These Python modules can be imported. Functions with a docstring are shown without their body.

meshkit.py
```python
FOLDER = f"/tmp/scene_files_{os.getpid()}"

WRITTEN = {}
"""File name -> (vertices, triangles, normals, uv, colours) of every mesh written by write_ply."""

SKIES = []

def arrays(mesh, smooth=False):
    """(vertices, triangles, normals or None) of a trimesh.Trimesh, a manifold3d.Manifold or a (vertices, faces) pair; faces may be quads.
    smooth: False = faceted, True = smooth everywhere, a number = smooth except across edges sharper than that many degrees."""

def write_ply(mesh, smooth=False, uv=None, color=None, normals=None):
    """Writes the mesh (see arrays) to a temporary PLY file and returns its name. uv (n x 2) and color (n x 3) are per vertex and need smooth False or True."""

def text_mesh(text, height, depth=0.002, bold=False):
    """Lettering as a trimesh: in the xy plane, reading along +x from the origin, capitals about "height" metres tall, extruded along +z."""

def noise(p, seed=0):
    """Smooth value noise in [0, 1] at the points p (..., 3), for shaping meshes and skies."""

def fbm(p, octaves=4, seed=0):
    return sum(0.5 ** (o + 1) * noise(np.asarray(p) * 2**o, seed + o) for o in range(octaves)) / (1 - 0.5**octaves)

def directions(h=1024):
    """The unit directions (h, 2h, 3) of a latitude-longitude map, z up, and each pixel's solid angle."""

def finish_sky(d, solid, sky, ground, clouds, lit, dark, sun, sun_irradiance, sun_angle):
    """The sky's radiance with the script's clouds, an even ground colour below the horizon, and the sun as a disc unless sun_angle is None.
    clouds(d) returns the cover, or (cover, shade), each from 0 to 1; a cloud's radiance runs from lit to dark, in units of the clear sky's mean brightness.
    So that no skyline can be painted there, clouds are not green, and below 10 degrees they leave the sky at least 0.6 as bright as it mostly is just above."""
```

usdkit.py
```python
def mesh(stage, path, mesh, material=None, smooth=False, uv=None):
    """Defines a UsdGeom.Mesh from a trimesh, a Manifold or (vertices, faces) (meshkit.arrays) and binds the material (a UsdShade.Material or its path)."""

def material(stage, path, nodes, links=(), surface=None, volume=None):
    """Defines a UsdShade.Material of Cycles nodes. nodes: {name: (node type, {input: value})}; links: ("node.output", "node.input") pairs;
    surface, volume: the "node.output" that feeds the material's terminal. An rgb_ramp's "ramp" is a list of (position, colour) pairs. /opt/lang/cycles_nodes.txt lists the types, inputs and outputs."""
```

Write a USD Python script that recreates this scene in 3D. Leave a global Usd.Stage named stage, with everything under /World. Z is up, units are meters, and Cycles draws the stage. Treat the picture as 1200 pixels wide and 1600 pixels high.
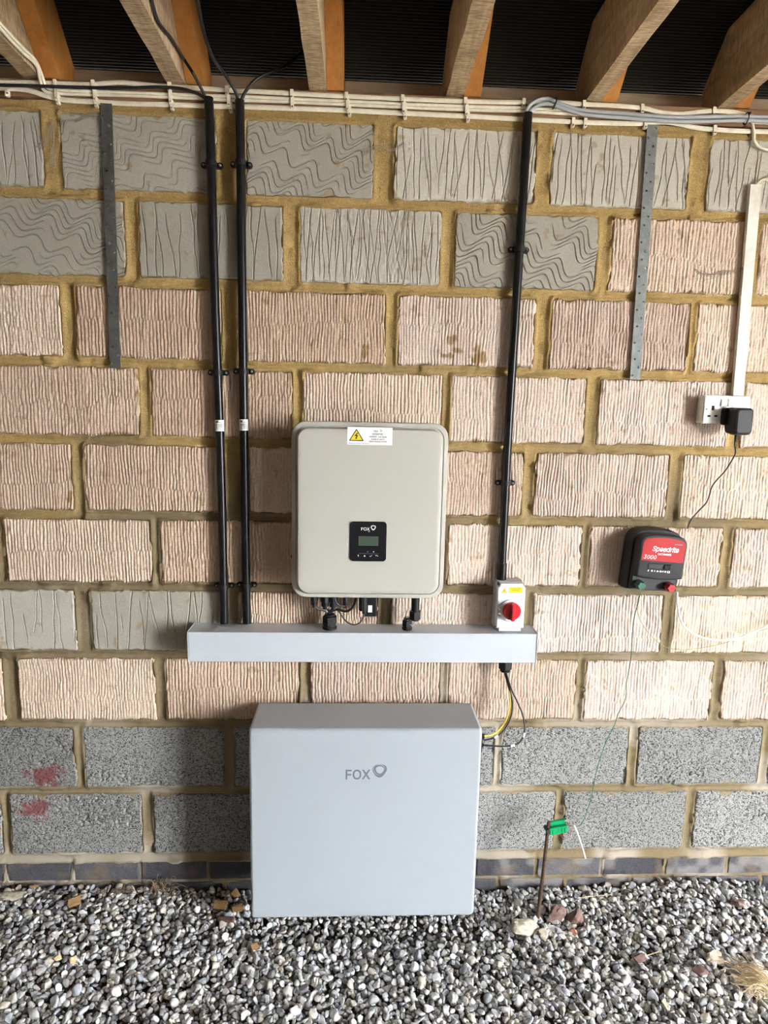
import math, random
import numpy as np, trimesh
import manifold3d as m3
from shapely.geometry import Polygon, Point, LineString, box as sbox
from shapely import affinity
from shapely.ops import unary_union
import usdkit, meshkit
from pxr import Usd, UsdGeom, UsdLux, UsdShade, Sdf, Gf, Vt

stage = Usd.Stage.CreateInMemory()
UsdGeom.SetStageUpAxis(stage, UsdGeom.Tokens.z)
UsdGeom.SetStageMetersPerUnit(stage, 1.0)
UsdGeom.Xform.Define(stage, '/World')
RNG = np.random.default_rng(7)
random.seed(7)

# ------------------------------------------------------------------ camera
FPX, PITCH, YAW, ROLL = 983.2, .1536, .0434, .0206
CAM = np.array([0, -1.897, 1.60])
_cp, _sp, _cy, _sy, _cr, _sr = math.cos(PITCH), math.sin(PITCH), math.cos(YAW), math.sin(YAW), math.cos(ROLL), math.sin(ROLL)
FW = np.array([_sy * _cp, _cy * _cp, -_sp]); _rt = np.array([_cy, -_sy, 0]); _up = np.cross(_rt, FW)
RT = _cr * _rt + _sr * _up; UP = -_sr * _rt + _cr * _up
cam = UsdGeom.Camera.Define(stage, '/World/camera')
cam.CreateFocalLengthAttr(FPX / 1200 * 36.0); cam.CreateHorizontalApertureAttr(36.0); cam.CreateVerticalApertureAttr(48.0)
cam.CreateClippingRangeAttr(Gf.Vec2f(.05, 1000))
M = np.eye(4); M[0, :3] = RT; M[1, :3] = UP; M[2, :3] = -FW; M[3, :3] = CAM
cam.AddTransformOp().Set(Gf.Matrix4d(M.tolist()))
cam.CreateExposureAttr(4.65)

# ------------------------------------------------------------------ light: an even overcast sky, coming in through the open side of the barn
sky = UsdLux.DomeLight.Define(stage, '/World/sky')
sky.CreateIntensityAttr(1.0); sky.CreateColorAttr(Gf.Vec3f(.93, .97, 1.0))


def at(x, y, Y=0.0):                       # photograph pixel -> the point on the upright plane at depth Y
    d = (x - 600) / FPX * RT - (y - 800) / FPX * UP + FW
    return CAM + d * (Y - CAM[1]) / d[1]


def atx(x, y, X):
    d = (x - 600) / FPX * RT - (y - 800) / FPX * UP + FW
    return CAM + d * (X - CAM[0]) / d[0]


def atz(x, y, Z):
    d = (x - 600) / FPX * RT - (y - 800) / FPX * UP + FW
    return CAM + d * (Z - CAM[2]) / d[2]


# ------------------------------------------------------------------ prim helpers
USED, ORG = set(), {}


def numbered(path):
    if path not in USED:
        USED.add(path); return path
    k = 1
    while f'{path}_{k:03d}' in USED: k += 1
    p = f'{path}_{k:03d}'; USED.add(p); return p


def tag(p, label=None, cat=None, group=None, kind=None):
    for k, v in (('label', label), ('category', cat), ('group', group), ('kind', kind)):
        if v: p.SetCustomDataByKey(k, v)
    return p


def thing(name, label=None, cat=None, loc=(0, 0, 0), group=None, kind=None):
    path = numbered('/World/' + name)
    x = UsdGeom.Xform.Define(stage, path); x.AddTranslateOp().Set(Gf.Vec3d(*map(float, loc)))
    ORG[path] = np.asarray(loc, float)
    return tag(x.GetPrim(), label, cat, group, kind)


def part(name, mesh, mat, parent=None, smooth=30, label=None, color=None):
    base = '/World' if parent is None else str(parent.GetPath())
    path = numbered(base + '/' + name)
    o = ORG.get(base, np.zeros(3)); ORG[path] = o
    if isinstance(mesh, (tuple, list)): v, f = mesh
    elif hasattr(mesh, 'to_mesh'):
        mm = mesh.to_mesh(); v, f = mm.vert_properties[:, :3], mm.tri_verts
    else: v, f = mesh.vertices, mesh.faces
    v = np.asarray(v, float) - o
    g = usdkit.mesh(stage, path, (v, np.asarray(f)), MAT[mat], smooth=smooth)
    if color is not None:
        UsdGeom.PrimvarsAPI(g).CreatePrimvar('stain', Sdf.ValueTypeNames.Color3fArray, 'vertex').Set(Vt.Vec3fArray.FromNumpy(np.asarray(color, np.float32)))
    p = g.GetPrim()
    if label: p.SetCustomDataByKey('label', label)
    return p


def solo(name, mesh, mat, label, cat, group=None, smooth=30, kind=None):     # a thing that is one mesh
    return tag(part(name, mesh, mat, None, smooth), label, cat, group, kind)


# ------------------------------------------------------------------ mesh helpers
def cat(*ms):
    V, F, n = [], [], 0
    for m in ms:
        if hasattr(m, 'to_mesh'):
            q = m.to_mesh(); v, f = q.vert_properties[:, :3], q.tri_verts
        elif isinstance(m, (tuple, list)): v, f = m
        else: v, f = m.vertices, m.faces
        v = np.asarray(v, float); f = np.asarray(f)
        if f.shape[1] == 4: f = np.vstack([f[:, :3], f[:, [0, 2, 3]]])
        V.append(v); F.append(f + n); n += len(v)
    return np.vstack(V), np.vstack(F)


def moved(m, t=(0, 0, 0), R=None):
    v, f = cat(m)
    if R is not None: v = v @ np.asarray(R).T
    return v + np.asarray(t, float), f


def rot(axis, a):
    return trimesh.transformations.rotation_matrix(a, axis)[:3, :3]


def bx(x0, x1, y0, y1, z0, z1, c=.002):    # box with chamfered edges
    c = min(c, .45 * (x1 - x0), .45 * (y1 - y0), .45 * (z1 - z0))
    P = []
    for k in range(3):
        for sx in (0, 1):
            for sy_ in (0, 1):
                for sz in (0, 1):
                    q = [(x0, x1)[sx], (y0, y1)[sy_], (z0, z1)[sz]]
                    for j, s in enumerate((sx, sy_, sz)):
                        if j != k: q[j] += c * (1 - 2 * s)
                    P.append(q)
    return m3.Manifold.hull_points(np.array(P))


def rrect(x0, x1, z0, z1, r, n=6):          # rounded rectangle, counter-clockwise in (x, z)
    out = []
    for cx, cz, a in ((x1 - r, z0 + r, -90), (x1 - r, z1 - r, 0), (x0 + r, z1 - r, 90), (x0 + r, z0 + r, 180)):
        for k in range(n + 1):
            t = math.radians(a + 90 * k / n); out.append((cx + r * math.cos(t), cz + r * math.sin(t)))
    return np.array(out)


def loft(rings):                            # rings [(Nx2 in x,z ; y)] from back to front, with caps
    n = len(rings[0][0]); V = np.vstack([np.c_[r[:, 0], np.full(n, y), r[:, 1]] for r, y in rings]); F = []
    i = np.arange(n); j = (i + 1) % n
    for k in range(len(rings) - 1):
        a, b = k * n, (k + 1) * n
        F += [np.c_[a + i, a + j, b + j], np.c_[a + i, b + j, b + i]]
    c0, c1 = len(V), len(V) + 1
    V = np.vstack([V, V[:n].mean(0), V[-n:].mean(0)])
    F += [np.c_[np.full(n, c0), j, i], np.c_[np.full(n, c1), (len(rings) - 1) * n + i, (len(rings) - 1) * n + j]]
    return V, np.vstack(F)


def plate(poly, yb, yf):                    # flat shape in (x, z) with thickness from yb (back) to yf (front, smaller y)
    out = []
    for g in getattr(poly, 'geoms', [poly]):
        if g.is_empty: continue
        m = trimesh.creation.extrude_polygon(g, abs(yb - yf), engine='earcut')
        v = np.array(m.vertices); out.append((np.c_[v[:, 0], yb - v[:, 2], v[:, 1]], np.array(m.faces)))
    return cat(*out)


def spline(P, k=6):
    P = np.asarray(P, float)
    if len(P) < 3: return P
    Q = np.vstack([2 * P[0] - P[1], P, 2 * P[-1] - P[-2]]); out = []
    for i in range(1, len(Q) - 2):
        for t in np.linspace(0, 1, k, endpoint=False):
            a, b, c, d = Q[i - 1:i + 3]
            out.append(.5 * (2 * b + (c - a) * t + (2 * a - 5 * b + 4 * c - d) * t * t + (3 * b - a - 3 * c + d) * t ** 3))
    return np.vstack([out, P[-1]])


def tube(P, r, n=8, flat=None, up=(0, 1, 0)):   # r: radius (or one per point); flat: second half-axis, towards up
    P = np.asarray(P, float); m = len(P); r = np.broadcast_to(r, m)
    T = np.gradient(P, axis=0); T /= np.linalg.norm(T, axis=1)[:, None] + 1e-12
    V = []
    u = np.cross(T[0], up)
    if np.linalg.norm(u) < 1e-3: u = np.cross(T[0], (1, 0, 0))
    u /= np.linalg.norm(u)
    a = np.arange(n) / n * 2 * np.pi
    for k in range(m):
        if flat is not None:
            u2 = np.cross(T[k], up); u = u2 / np.linalg.norm(u2) if np.linalg.norm(u2) > 1e-3 else u
        u = u - T[k] * (u @ T[k]); u /= np.linalg.norm(u); w = np.cross(T[k], u)
        V.append(P[k] + r[k] * np.cos(a)[:, None] * u + (r[k] if flat is None else flat) * np.sin(a)[:, None] * w)
    V = np.vstack(V); i = np.arange(n); j = (i + 1) % n; F = []
    for k in range(m - 1):
        A, B = k * n, (k + 1) * n
        F += [np.c_[A + i, A + j, B + j], np.c_[A + i, B + j, B + i]]
    c0 = len(V); V = np.vstack([V, P[0], P[-1]])
    F += [np.c_[np.full(n, c0), j, i], np.c_[np.full(n, c0 + 1), (m - 1) * n + i, (m - 1) * n + j]]
    return V, np.vstack(F)


def cyl(c, r, h, axis='z', n=24, ch=.001, r2=None):     # cylinder with a chamfer, centred on c; r2: the radius at the far end
    r2 = r if r2 is None else r2
    pr = [(0, -h / 2), (r - ch, -h / 2), (r, -h / 2 + ch), (r2, h / 2 - ch), (r2 - ch, h / 2), (0, h / 2)]
    m = trimesh.creation.revolve(np.array(pr), sections=n)
    R = {'z': np.eye(3), 'x': rot([0, 1, 0], np.pi / 2), 'y': rot([1, 0, 0], np.pi / 2)}[axis]
    return moved(m, c, R)


def text(s, h, x, z, y, align='c', bold=False, shear=0, depth=.0004, ang=0, width=None):
    m = meshkit.text_mesh(s, h, depth, bold); v = np.array(m.vertices); f = np.array(m.faces)
    lo, hi = v[:, 0].min(), v[:, 0].max()
    v[:, 0] -= {'c': (lo + hi) / 2, 'l': lo, 'r': hi}[align]
    if width: v[:, 0] *= width / (hi - lo)
    v[:, 0] += shear * v[:, 1]
    if ang: v[:, :2] = v[:, :2] @ np.array([[math.cos(ang), math.sin(ang)], [-math.sin(ang), math.cos(ang)]])
    return np.c_[v[:, 0] + x, y - v[:, 2], v[:, 1] + z], f


def pix(P, Y):                              # a polyline of pixels (x, y[, depth]) -> points
    return np.array([at(p[0], p[1], p[2] if len(p) > 2 else Y) for p in P])


def RIGHT(A, x=3.4, s=1):                   # a cable carried on past the picture's edge
    e = A[-1] if s > 0 else A[0]; X = [d for d in (.03, .09, .2, .42, .9, 1.6) if e[0] + s * d < x - .1] if s > 0 else [.03, .09, .2, .42]
    B = np.array([[e[0] + s * d, e[1], e[2] - .001] for d in X] + [[x, e[1], e[2] - .002]])
    return np.vstack([A, B]) if s > 0 else np.vstack([B[::-1], A])


LEFT = lambda A: RIGHT(A, -1.98, -1)

# ------------------------------------------------------------------ materials
MAT = {}


def mat(name, nodes, links=(), surface='p.BSDF'):
    MAT[name] = usdkit.material(stage, '/World/Looks/' + name, nodes, links, surface=surface)


UsdGeom.Scope.Define(stage, '/World/Looks')


def plain(name, col, rough=.5, spec=.5, metal=0, bump=0, bscale=400, vary=0, vscale=30, **kw):
    N = {'p': ('principled_bsdf', {'base_color': col, 'roughness': rough, 'specular_ior_level': spec, 'metallic': metal, **kw})}; L = []
    if bump or vary:
        N['g'] = ('geometry', {})
    if bump:
        N['n'] = ('noise_texture', {'scale': bscale, 'detail': 3.0}); N['b'] = ('bump', {'strength': bump, 'distance': .001})
        L += [('g.position', 'n.vector'), ('n.fac', 'b.height'), ('b.normal', 'p.normal')]
    if vary:
        N['v'] = ('noise_texture', {'scale': vscale, 'detail': 4.0, 'roughness': .65})
        N['r'] = ('rgb_ramp', {'ramp': [(.3, tuple(c * (1 - vary) for c in col)), (.7, tuple(min(1, c * (1 + vary)) for c in col))]})
        L += [('g.position', 'v.vector'), ('v.fac', 'r.fac'), ('r.color', 'p.base_color')]
    mat(name, N, L)


def masonry(name, ca, cb, fine, fscale, bump, rough=.95, speck=None, r_tone=(.20, .045, .05)):
    """Tone per block from object_info.random, clouds and fine grain, and the stains and tones that the mesh carries (r painted red splashes, on mortar a duller lower tone, g mortar smear, b pale bloom)."""
    N = {'g': ('geometry', {}), 'o': ('object_info', {}),
         'n1': ('noise_texture', {'scale': 9.0, 'detail': 5.0, 'roughness': .6}), 'n2': ('noise_texture', {'scale': fscale, 'detail': 3.0, 'roughness': .6}),
         'add': ('math', {'math_type': 'multiply_add', 'value2': .55}), 'half': ('math', {'math_type': 'multiply', 'value2': .55}),
         'r': ('rgb_ramp', {'ramp': [(.2, ca), (.8, cb)]}),
         'rf': ('rgb_ramp', {'ramp': [(.3, (1 - fine,) * 3), (.7, (1 + fine * .6,) * 3)]}),
         'm': ('mix', {'mix_type': 'multiply', 'fac': 1.0}),
         'at': ('attribute', {'attribute': 'stain'}), 'sp': ('separate_color', {'color_type': 'rgb'}),
         'm1': ('mix', {'mix_type': 'mix', 'color2': r_tone}), 'm2': ('mix', {'mix_type': 'mix', 'color2': (.29, .195, .09)}), 'm3': ('mix', {'mix_type': 'mix', 'color2': (.72, .66, .60)}),
         'b': ('bump', {'strength': bump, 'distance': .002}), 'p': ('principled_bsdf', {'roughness': rough, 'specular_ior_level': .15})}
    L = [('g.position', 'n1.vector'), ('g.position', 'n2.vector'), ('o.random', 'half.value1'), ('n1.fac', 'add.value1'), ('half.value', 'add.value3'), ('add.value', 'r.fac'),
         ('n2.fac', 'rf.fac'), ('r.color', 'm.color1'), ('rf.color', 'm.color2'), ('at.color', 'sp.color'),
         ('m.color', 'm1.color1'), ('sp.r', 'm1.fac'), ('m1.color', 'm2.color1'), ('sp.g', 'm2.fac'), ('m2.color', 'm3.color1'), ('sp.b', 'm3.fac'), ('m3.color', 'p.base_color'),
         ('n2.fac', 'b.height'), ('b.normal', 'p.normal')]
    if speck:
        N['v'] = ('voronoi_texture', {'scale': 380.0, 'feature': 'f1'}); N['vr'] = ('rgb_ramp', {'ramp': speck}); N['sb'] = ('separate_color', {'color_type': 'rgb'})
        N['ms'] = ('mix', {'mix_type': 'multiply', 'fac': 1.0})
        L = [x for x in L if x != ('m.color', 'm1.color1')] + [('g.position', 'v.vector'), ('v.color', 'sb.color'), ('sb.r', 'vr.fac'), ('m.color', 'ms.color1'), ('vr.color', 'ms.color2'), ('ms.color', 'm1.color1')]
    mat(name, N, L)


masonry('pink_block', (.50, .37, .285), (.69, .56, .475), .20, 260.0, .5)
masonry('pale_block', (.45, .42, .35), (.60, .565, .48), .14, 220.0, .25)
masonry('tan_block', (.52, .37, .265), (.72, .565, .445), .20, 260.0, .5)
masonry('grey_block', (.35, .325, .265), (.47, .44, .375), .12, 220.0, .25)
masonry('dense_block', (.23, .226, .215), (.32, .315, .30), .2, 300.0, .5, speck=[(0, (.10, .10, .11)), (.18, (.25, .25, .25)), (.25, (.9, .9, .9)), (.8, (1, 1, 1)), (1, (1.15, 1.15, 1.15))])
masonry('dark_brick', (.05, .048, .055), (.115, .112, .12), .3, 200.0, .3, rough=.6)
masonry('mortar', (.32, .21, .080), (.45, .31, .125), .35, 300.0, .8, r_tone=(.175, .14, .088))  # last colour: the duller tone mixed in towards the foot of the wall


def wood(name, ca, cb, axis, rough=.8, scale=1.0, saw=False):
    """Grain lines run along axis."""
    s = [60.0 * scale] * 3; s['xyz'.index(axis)] = 4.0 * scale
    N = {'g': ('geometry', {}), 'mp': ('mapping', {'scale': tuple(s)}), 'n': ('noise_texture', {'scale': 1.0, 'detail': 6.0, 'roughness': .65, 'distortion': .6}),
         'k': ('noise_texture', {'scale': 7.0, 'detail': 3.0}), 'mx': ('math', {'math_type': 'multiply_add', 'value2': .5}), 'hk': ('math', {'math_type': 'multiply', 'value2': .5}),
         'r': ('rgb_ramp', {'ramp': [(.3, ca), (.7, cb)]}), 'b': ('bump', {'strength': .6, 'distance': .002}), 'p': ('principled_bsdf', {'roughness': rough, 'specular_ior_level': .2})}
    L = [('g.position', 'mp.vector'), ('mp.vector', 'n.vector'), ('g.position', 'k.vector'), ('k.fac', 'hk.value1'), ('n.fac', 'mx.value1'), ('hk.value', 'mx.value3'), ('mx.value', 'r.fac'),
         ('n.fac', 'b.height'), ('b.normal', 'p.normal')]
    if saw:                                  # the saw's strokes across the timber
        N |= {'ms': ('mapping', {'scale': (40.0, 330.0, 30.0), 'rotation': (0, 0, .35)}), 'sn': ('noise_texture', {'scale': 1.0, 'detail': 3.0}), 'sr': ('rgb_ramp', {'ramp': [(.35, (.62, .6, .58)), (.6, (1.12, 1.12, 1.12))]}),
              'sm': ('mix', {'mix_type': 'multiply', 'fac': 1.0}), 'b2': ('bump', {'strength': .8, 'distance': .003})}
        L += [('g.position', 'ms.vector'), ('ms.vector', 'sn.vector'), ('sn.fac', 'sr.fac'), ('r.color', 'sm.color1'), ('sr.color', 'sm.color2'), ('sm.color', 'p.base_color'), ('sn.fac', 'b2.height'), ('b.normal', 'b2.normal')]
        L = [x for x in L if x != ('b.normal', 'p.normal')] + [('b2.normal', 'p.normal')]
    else: L.append(('r.color', 'p.base_color'))
    mat(name, N, L)


wood('tie_wood', (.36, .25, .135), (.78, .60, .40), 'y', saw=True)
wood('sawn_wood', (.36, .27, .17), (.62, .50, .36), 'x', scale=1.6)
wood('rafter_wood', (.36, .13, .03), (.58, .27, .075), 'z', rough=.6)
wood('plate_wood', (.22, .11, .055), (.40, .24, .14), 'x')
wood('chip_wood', (.20, .11, .045), (.36, .22, .10), 'x')
mat('felt', {'g': ('geometry', {}), 'mp': ('mapping', {'scale': (1.0, 1.0, 1.0)}), 'w': ('wave_texture', {'wave_type': 'bands', 'bands_direction': 'z', 'scale': 60.0, 'distortion': .6, 'detail': 2.0}),
             'r': ('rgb_ramp', {'ramp': [(0, (.009, .008, .006)), (1, (.019, .015, .011))]}), 'b': ('bump', {'strength': .7, 'distance': .003}), 'p': ('principled_bsdf', {'roughness': .85, 'specular_ior_level': .2})},
    [('g.position', 'w.vector'), ('w.fac', 'r.fac'), ('r.color', 'p.base_color'), ('w.fac', 'b.height'), ('b.normal', 'p.normal')])
plain('white_cable', (.85, .78, .62), .55, vary=.12, vscale=40)
plain('grey_cable', (.42, .44, .45), .45)
plain('black_plastic', (.010, .010, .011), .48, .28)
plain('dark_grey_cable', (.06, .06, .062), .45)
plain('black_cable', (.016, .016, .017), .42)
plain('black_gloss', (.010, .010, .012), .22)
plain('pipe_black', (.008, .008, .0085), .30, .30, vary=.3, vscale=25)
plain('galvanised', (.20, .215, .21), .55, .5, .3, vary=.25, vscale=55)
plain('dull_galvanised', (.10, .10, .095), .6, .5, .25, vary=.3, vscale=55)
plain('trunking_white', (.50, .525, .56), .35)
plain('inverter_white', (.46, .445, .395), .42, bump=.08, bscale=1500)
plain('inverter_case', (.5, .49, .45), .5)
plain('battery_grey', (.36, .385, .41), .45, bump=.08, bscale=1500)
plain('paper', (.82, .82, .83), .6)
plain('print_black', (.02, .02, .02), .6)
plain('print_blue', (.05, .06, .25), .6)
plain('print_white', (.85, .85, .85), .5)
plain('print_grey', (.13, .14, .16), .5)
plain('print_pale_grey', (.32, .34, .36), .5)
plain('warning_yellow', (.85, .62, .02), .5)
plain('lcd', (.055, .085, .06), .25)
plain('switch_grey', (.40, .41, .43), .45)
plain('switch_white', (.66, .67, .69), .4)
plain('red_plastic', (.50, .012, .02), .35)
plain('red_label', (.40, .016, .018), .5, .25)
plain('charcoal', (.018, .019, .021), .55, .3, bump=.15, bscale=900)
plain('charcoal_light', (.032, .034, .037), .5, .3, bump=.1, bscale=900)
plain('green_terminal', (.01, .10, .065), .4)
plain('green_wire', (.012, .12, .065), .5)
plain('earth_yellow', (.62, .56, .03), .5)
plain('earth_olive', (.22, .24, .06), .5)
plain('orange_wire', (.55, .25, .03), .5)
plain('green_clamp', (.0, .30, .10), .35)
plain('rust', (.075, .035, .02), .85, bump=.6, bscale=300, vary=.5, vscale=80)
plain('socket_white', (.72, .71, .66), .4, vary=.1, vscale=60)
plain('dirty_white', (.74, .69, .60), .5, vary=.14, vscale=35)
plain('hole_dark', (.008, .008, .008), .8)
plain('steel', (.5, .5, .5), .3, metal=1.0)
plain('soil', (.105, .09, .075), .95, bump=1.0, bscale=120, vary=.5, vscale=60)
plain('ground_out', (.36, .33, .29), .95, vary=.15, vscale=3)
plain('barn_board', (.055, .038, .026), .9, vary=.3, vscale=6)
plain('dead_plant', (.60, .47, .27), .9)
plain('twig', (.20, .14, .09), .9)
plain('cobweb', (.30, .27, .22), .9)
plain('red_stone', (.17, .10, .085), .9, bump=.8, bscale=150, vary=.4, vscale=70)
plain('terracotta', (.36, .15, .10), .9, bump=.6, bscale=200, vary=.3, vscale=90)
plain('lump', (.46, .40, .31), .95, bump=1.0, bscale=160, vary=.35, vscale=55)


def pebble_mat(name, c):
    mat(name, {'g': ('geometry', {}), 'o': ('object_info', {}), 'n': ('noise_texture', {'scale': 55.0, 'detail': 5.0, 'roughness': .6}), 'n2': ('noise_texture', {'scale': 700.0, 'detail': 2.0}),
               'r': ('rgb_ramp', {'ramp': [(.3, tuple(x * .68 for x in c)), (.65, tuple(min(1, x * 1.3) for x in c))]}),
               'ro': ('rgb_ramp', {'ramp': [(0, (.62, .62, .64)), (.5, (1, 1, 1)), (1, (1.2, 1.18, 1.13))]}), 'm': ('mix', {'mix_type': 'multiply', 'fac': 1.0}),
               'b': ('bump', {'strength': .35, 'distance': .001}), 'p': ('principled_bsdf', {'roughness': .9, 'specular_ior_level': .18})},
        [('g.position', 'n.vector'), ('g.position', 'n2.vector'), ('n.fac', 'r.fac'), ('o.random', 'ro.fac'), ('r.color', 'm.color1'), ('ro.color', 'm.color2'), ('m.color', 'p.base_color'), ('n2.fac', 'b.height'), ('b.normal', 'p.normal')])


PEB = [('pebble_a', (.40, .395, .385)), ('pebble_b', (.50, .495, .485)), ('pebble_c', (.29, .285, .28)), ('pebble_d', (.50, .465, .41)), ('pebble_e', (.37, .375, .40)), ('pebble_f', (.60, .595, .585))]
for a_, c_ in PEB: pebble_mat(a_, c_)

# ------------------------------------------------------------------ THE BLOCK WALL
# block rows: middle pixel row, z of the bed joint above / below, blocks as (left px, right px, kind)
BED = [None] + [float(np.mean([at(300, a)[2], at(1000, b)[2]])) for a, b in ((310, 332), (446, 461), (570, 585.5), (690, 703), (807, 816), (916, 925), (1023, 1027), (1131, 1131), (1236, 1231), (1340, 1329))]
BED[0] = 2.405
ROWS = [
    (245, [(-180, 68, 'vee'), (96, 337, 'wave'), (384, 584, 'wave'), (616, 838, 'vee'), (862, 1079, 'vee'), (1109, 1330, 'vee')]),
    (382, [(-50, 195, 'wave'), (217, 442, 'vee0'), (468, 689, 'veed'), (711, 934, 'wave'), (955, 1165, 'pink'), (1188, 1420, 'pink')]),
    (515, [(-145, 96, 'pink'), (119, 346, 'pink'), (384, 602, 'pink'), (621, 836, 'pink'), (860, 1077, 'pink'), (1089, 1310, 'pink')]),
    (635, [(-15, 217, 'pink'), (236, 457, 'pink'), (474, 690, 'pink'), (704, 915, 'pink'), (936, 1142, 'pink'), (1162, 1390, 'pink')]),
    (755, [(-120, 113, 'pink'), (132, 350, 'pink'), (388, 600, 'pink'), (612, 817, 'pink'), (835, 1044, 'pink'), (1065, 1290, 'pink')]),
    (865, [(-230, -6, 'pink'), (9, 237, 'pink'), (250, 462, 'pink'), (480, 684, 'pink'), (699, 908, 'pink'), (920, 1127, 'pink'), (1144, 1360, 'pink')]),
    (970, [(-110, 118, 'vee0'), (143, 350, 'vee0'), (372, 590, 'pink'), (610, 818, 'pink'), (832, 1035, 'pink'), (1052, 1265, 'pink')]),
    (1080, [(-220, 5, 'pink'), (29, 242, 'pink'), (259, 468, 'pink'), (486, 687, 'pink'), (699, 899, 'pink'), (913, 1112, 'pink'), (1127, 1330, 'pink')]),
    (1183, [(-100, 117, 'dense'), (131, 350, 'dense'), (366, 560, 'dense'), (576, 772, 'dense'), (784, 980, 'dense'), (995, 1188, 'dense'), (1202, 1400, 'dense')]),
    (1287, [(-215, 3, 'dense'), (16, 222, 'dense'), (240, 445, 'dense'), (460, 655, 'dense'), (672, 866, 'dense'), (880, 1068, 'dense'), (1084, 1280, 'dense')]),
]
BLK = []
for n, (ym, L) in enumerate(ROWS):
    zt, zb = BED[n], BED[n + 1]
    jt = .011 if n else .012
    for a, b, k in L:
        BLK.append([at(a, ym)[0], at(b, ym)[0], zb + .0125, zt - (.0125 if n else .006), k, n])
    # the wall goes on to both sides of the picture
    x = BLK[-1][1] + .03
    while x < 3.45:
        BLK.append([x, min(x + .425, 3.5), zb + .0125, zt - .0125, 'pink' if 1 < n < 8 else ('dense' if n >= 8 else 'vee'), n]); x += .455
    x = [q for q in BLK if q[5] == n][0][0] - .03
    while x > -1.9:
        BLK.append([max(x - .425, -2.0), x, zb + .0125, zt - .0125, 'pink' if 1 < n < 8 and n != 6 else ('dense' if n >= 8 else 'vee0'), n]); x -= .455

PAINT = [(70, 1211, .062, .036, 0), (62, 1260, .058, .030, 0)]
SMEAR = [(705, 529, .020, .016), (748, 556, .024, .034), (715, 548, .016, .010), (700, 556, .02, .01), (415, 470, .012, .012), (570, 550, .01, .02), (938, 605, .012, .03), (108, 775, .012, .02), (238, 655, .008, .024)]
BLOOM = [(990, 1080, .05, .012), (1095, 1070, .02, .04), (215, 1060, .03, .025), (250, 870, .02, .04), (860, 935, .02, .02), (1178, 955, .008, .008)]


def nz(x, z, s, seed, sz=None):
    return meshkit.noise(np.stack([x * s + 31.7, z * (sz or s) + 17.3, np.full_like(x, seed * 3.71)], -1), seed)


def rr_sd(x, z, x0, x1, z0, z1, r=.007):
    dx = np.abs(x - (x0 + x1) / 2) - (x1 - x0) / 2 + r; dz = np.abs(z - (z0 + z1) / 2) - (z1 - z0) / 2 + r
    return np.hypot(np.maximum(dx, 0), np.maximum(dz, 0)) + np.minimum(np.maximum(dx, dz), 0) - r


def edge_noise(x, z):
    return (nz(x, z, 90, 3) - .5) * .006 + (nz(x, z, 28, 4) - .5) * .007


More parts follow.
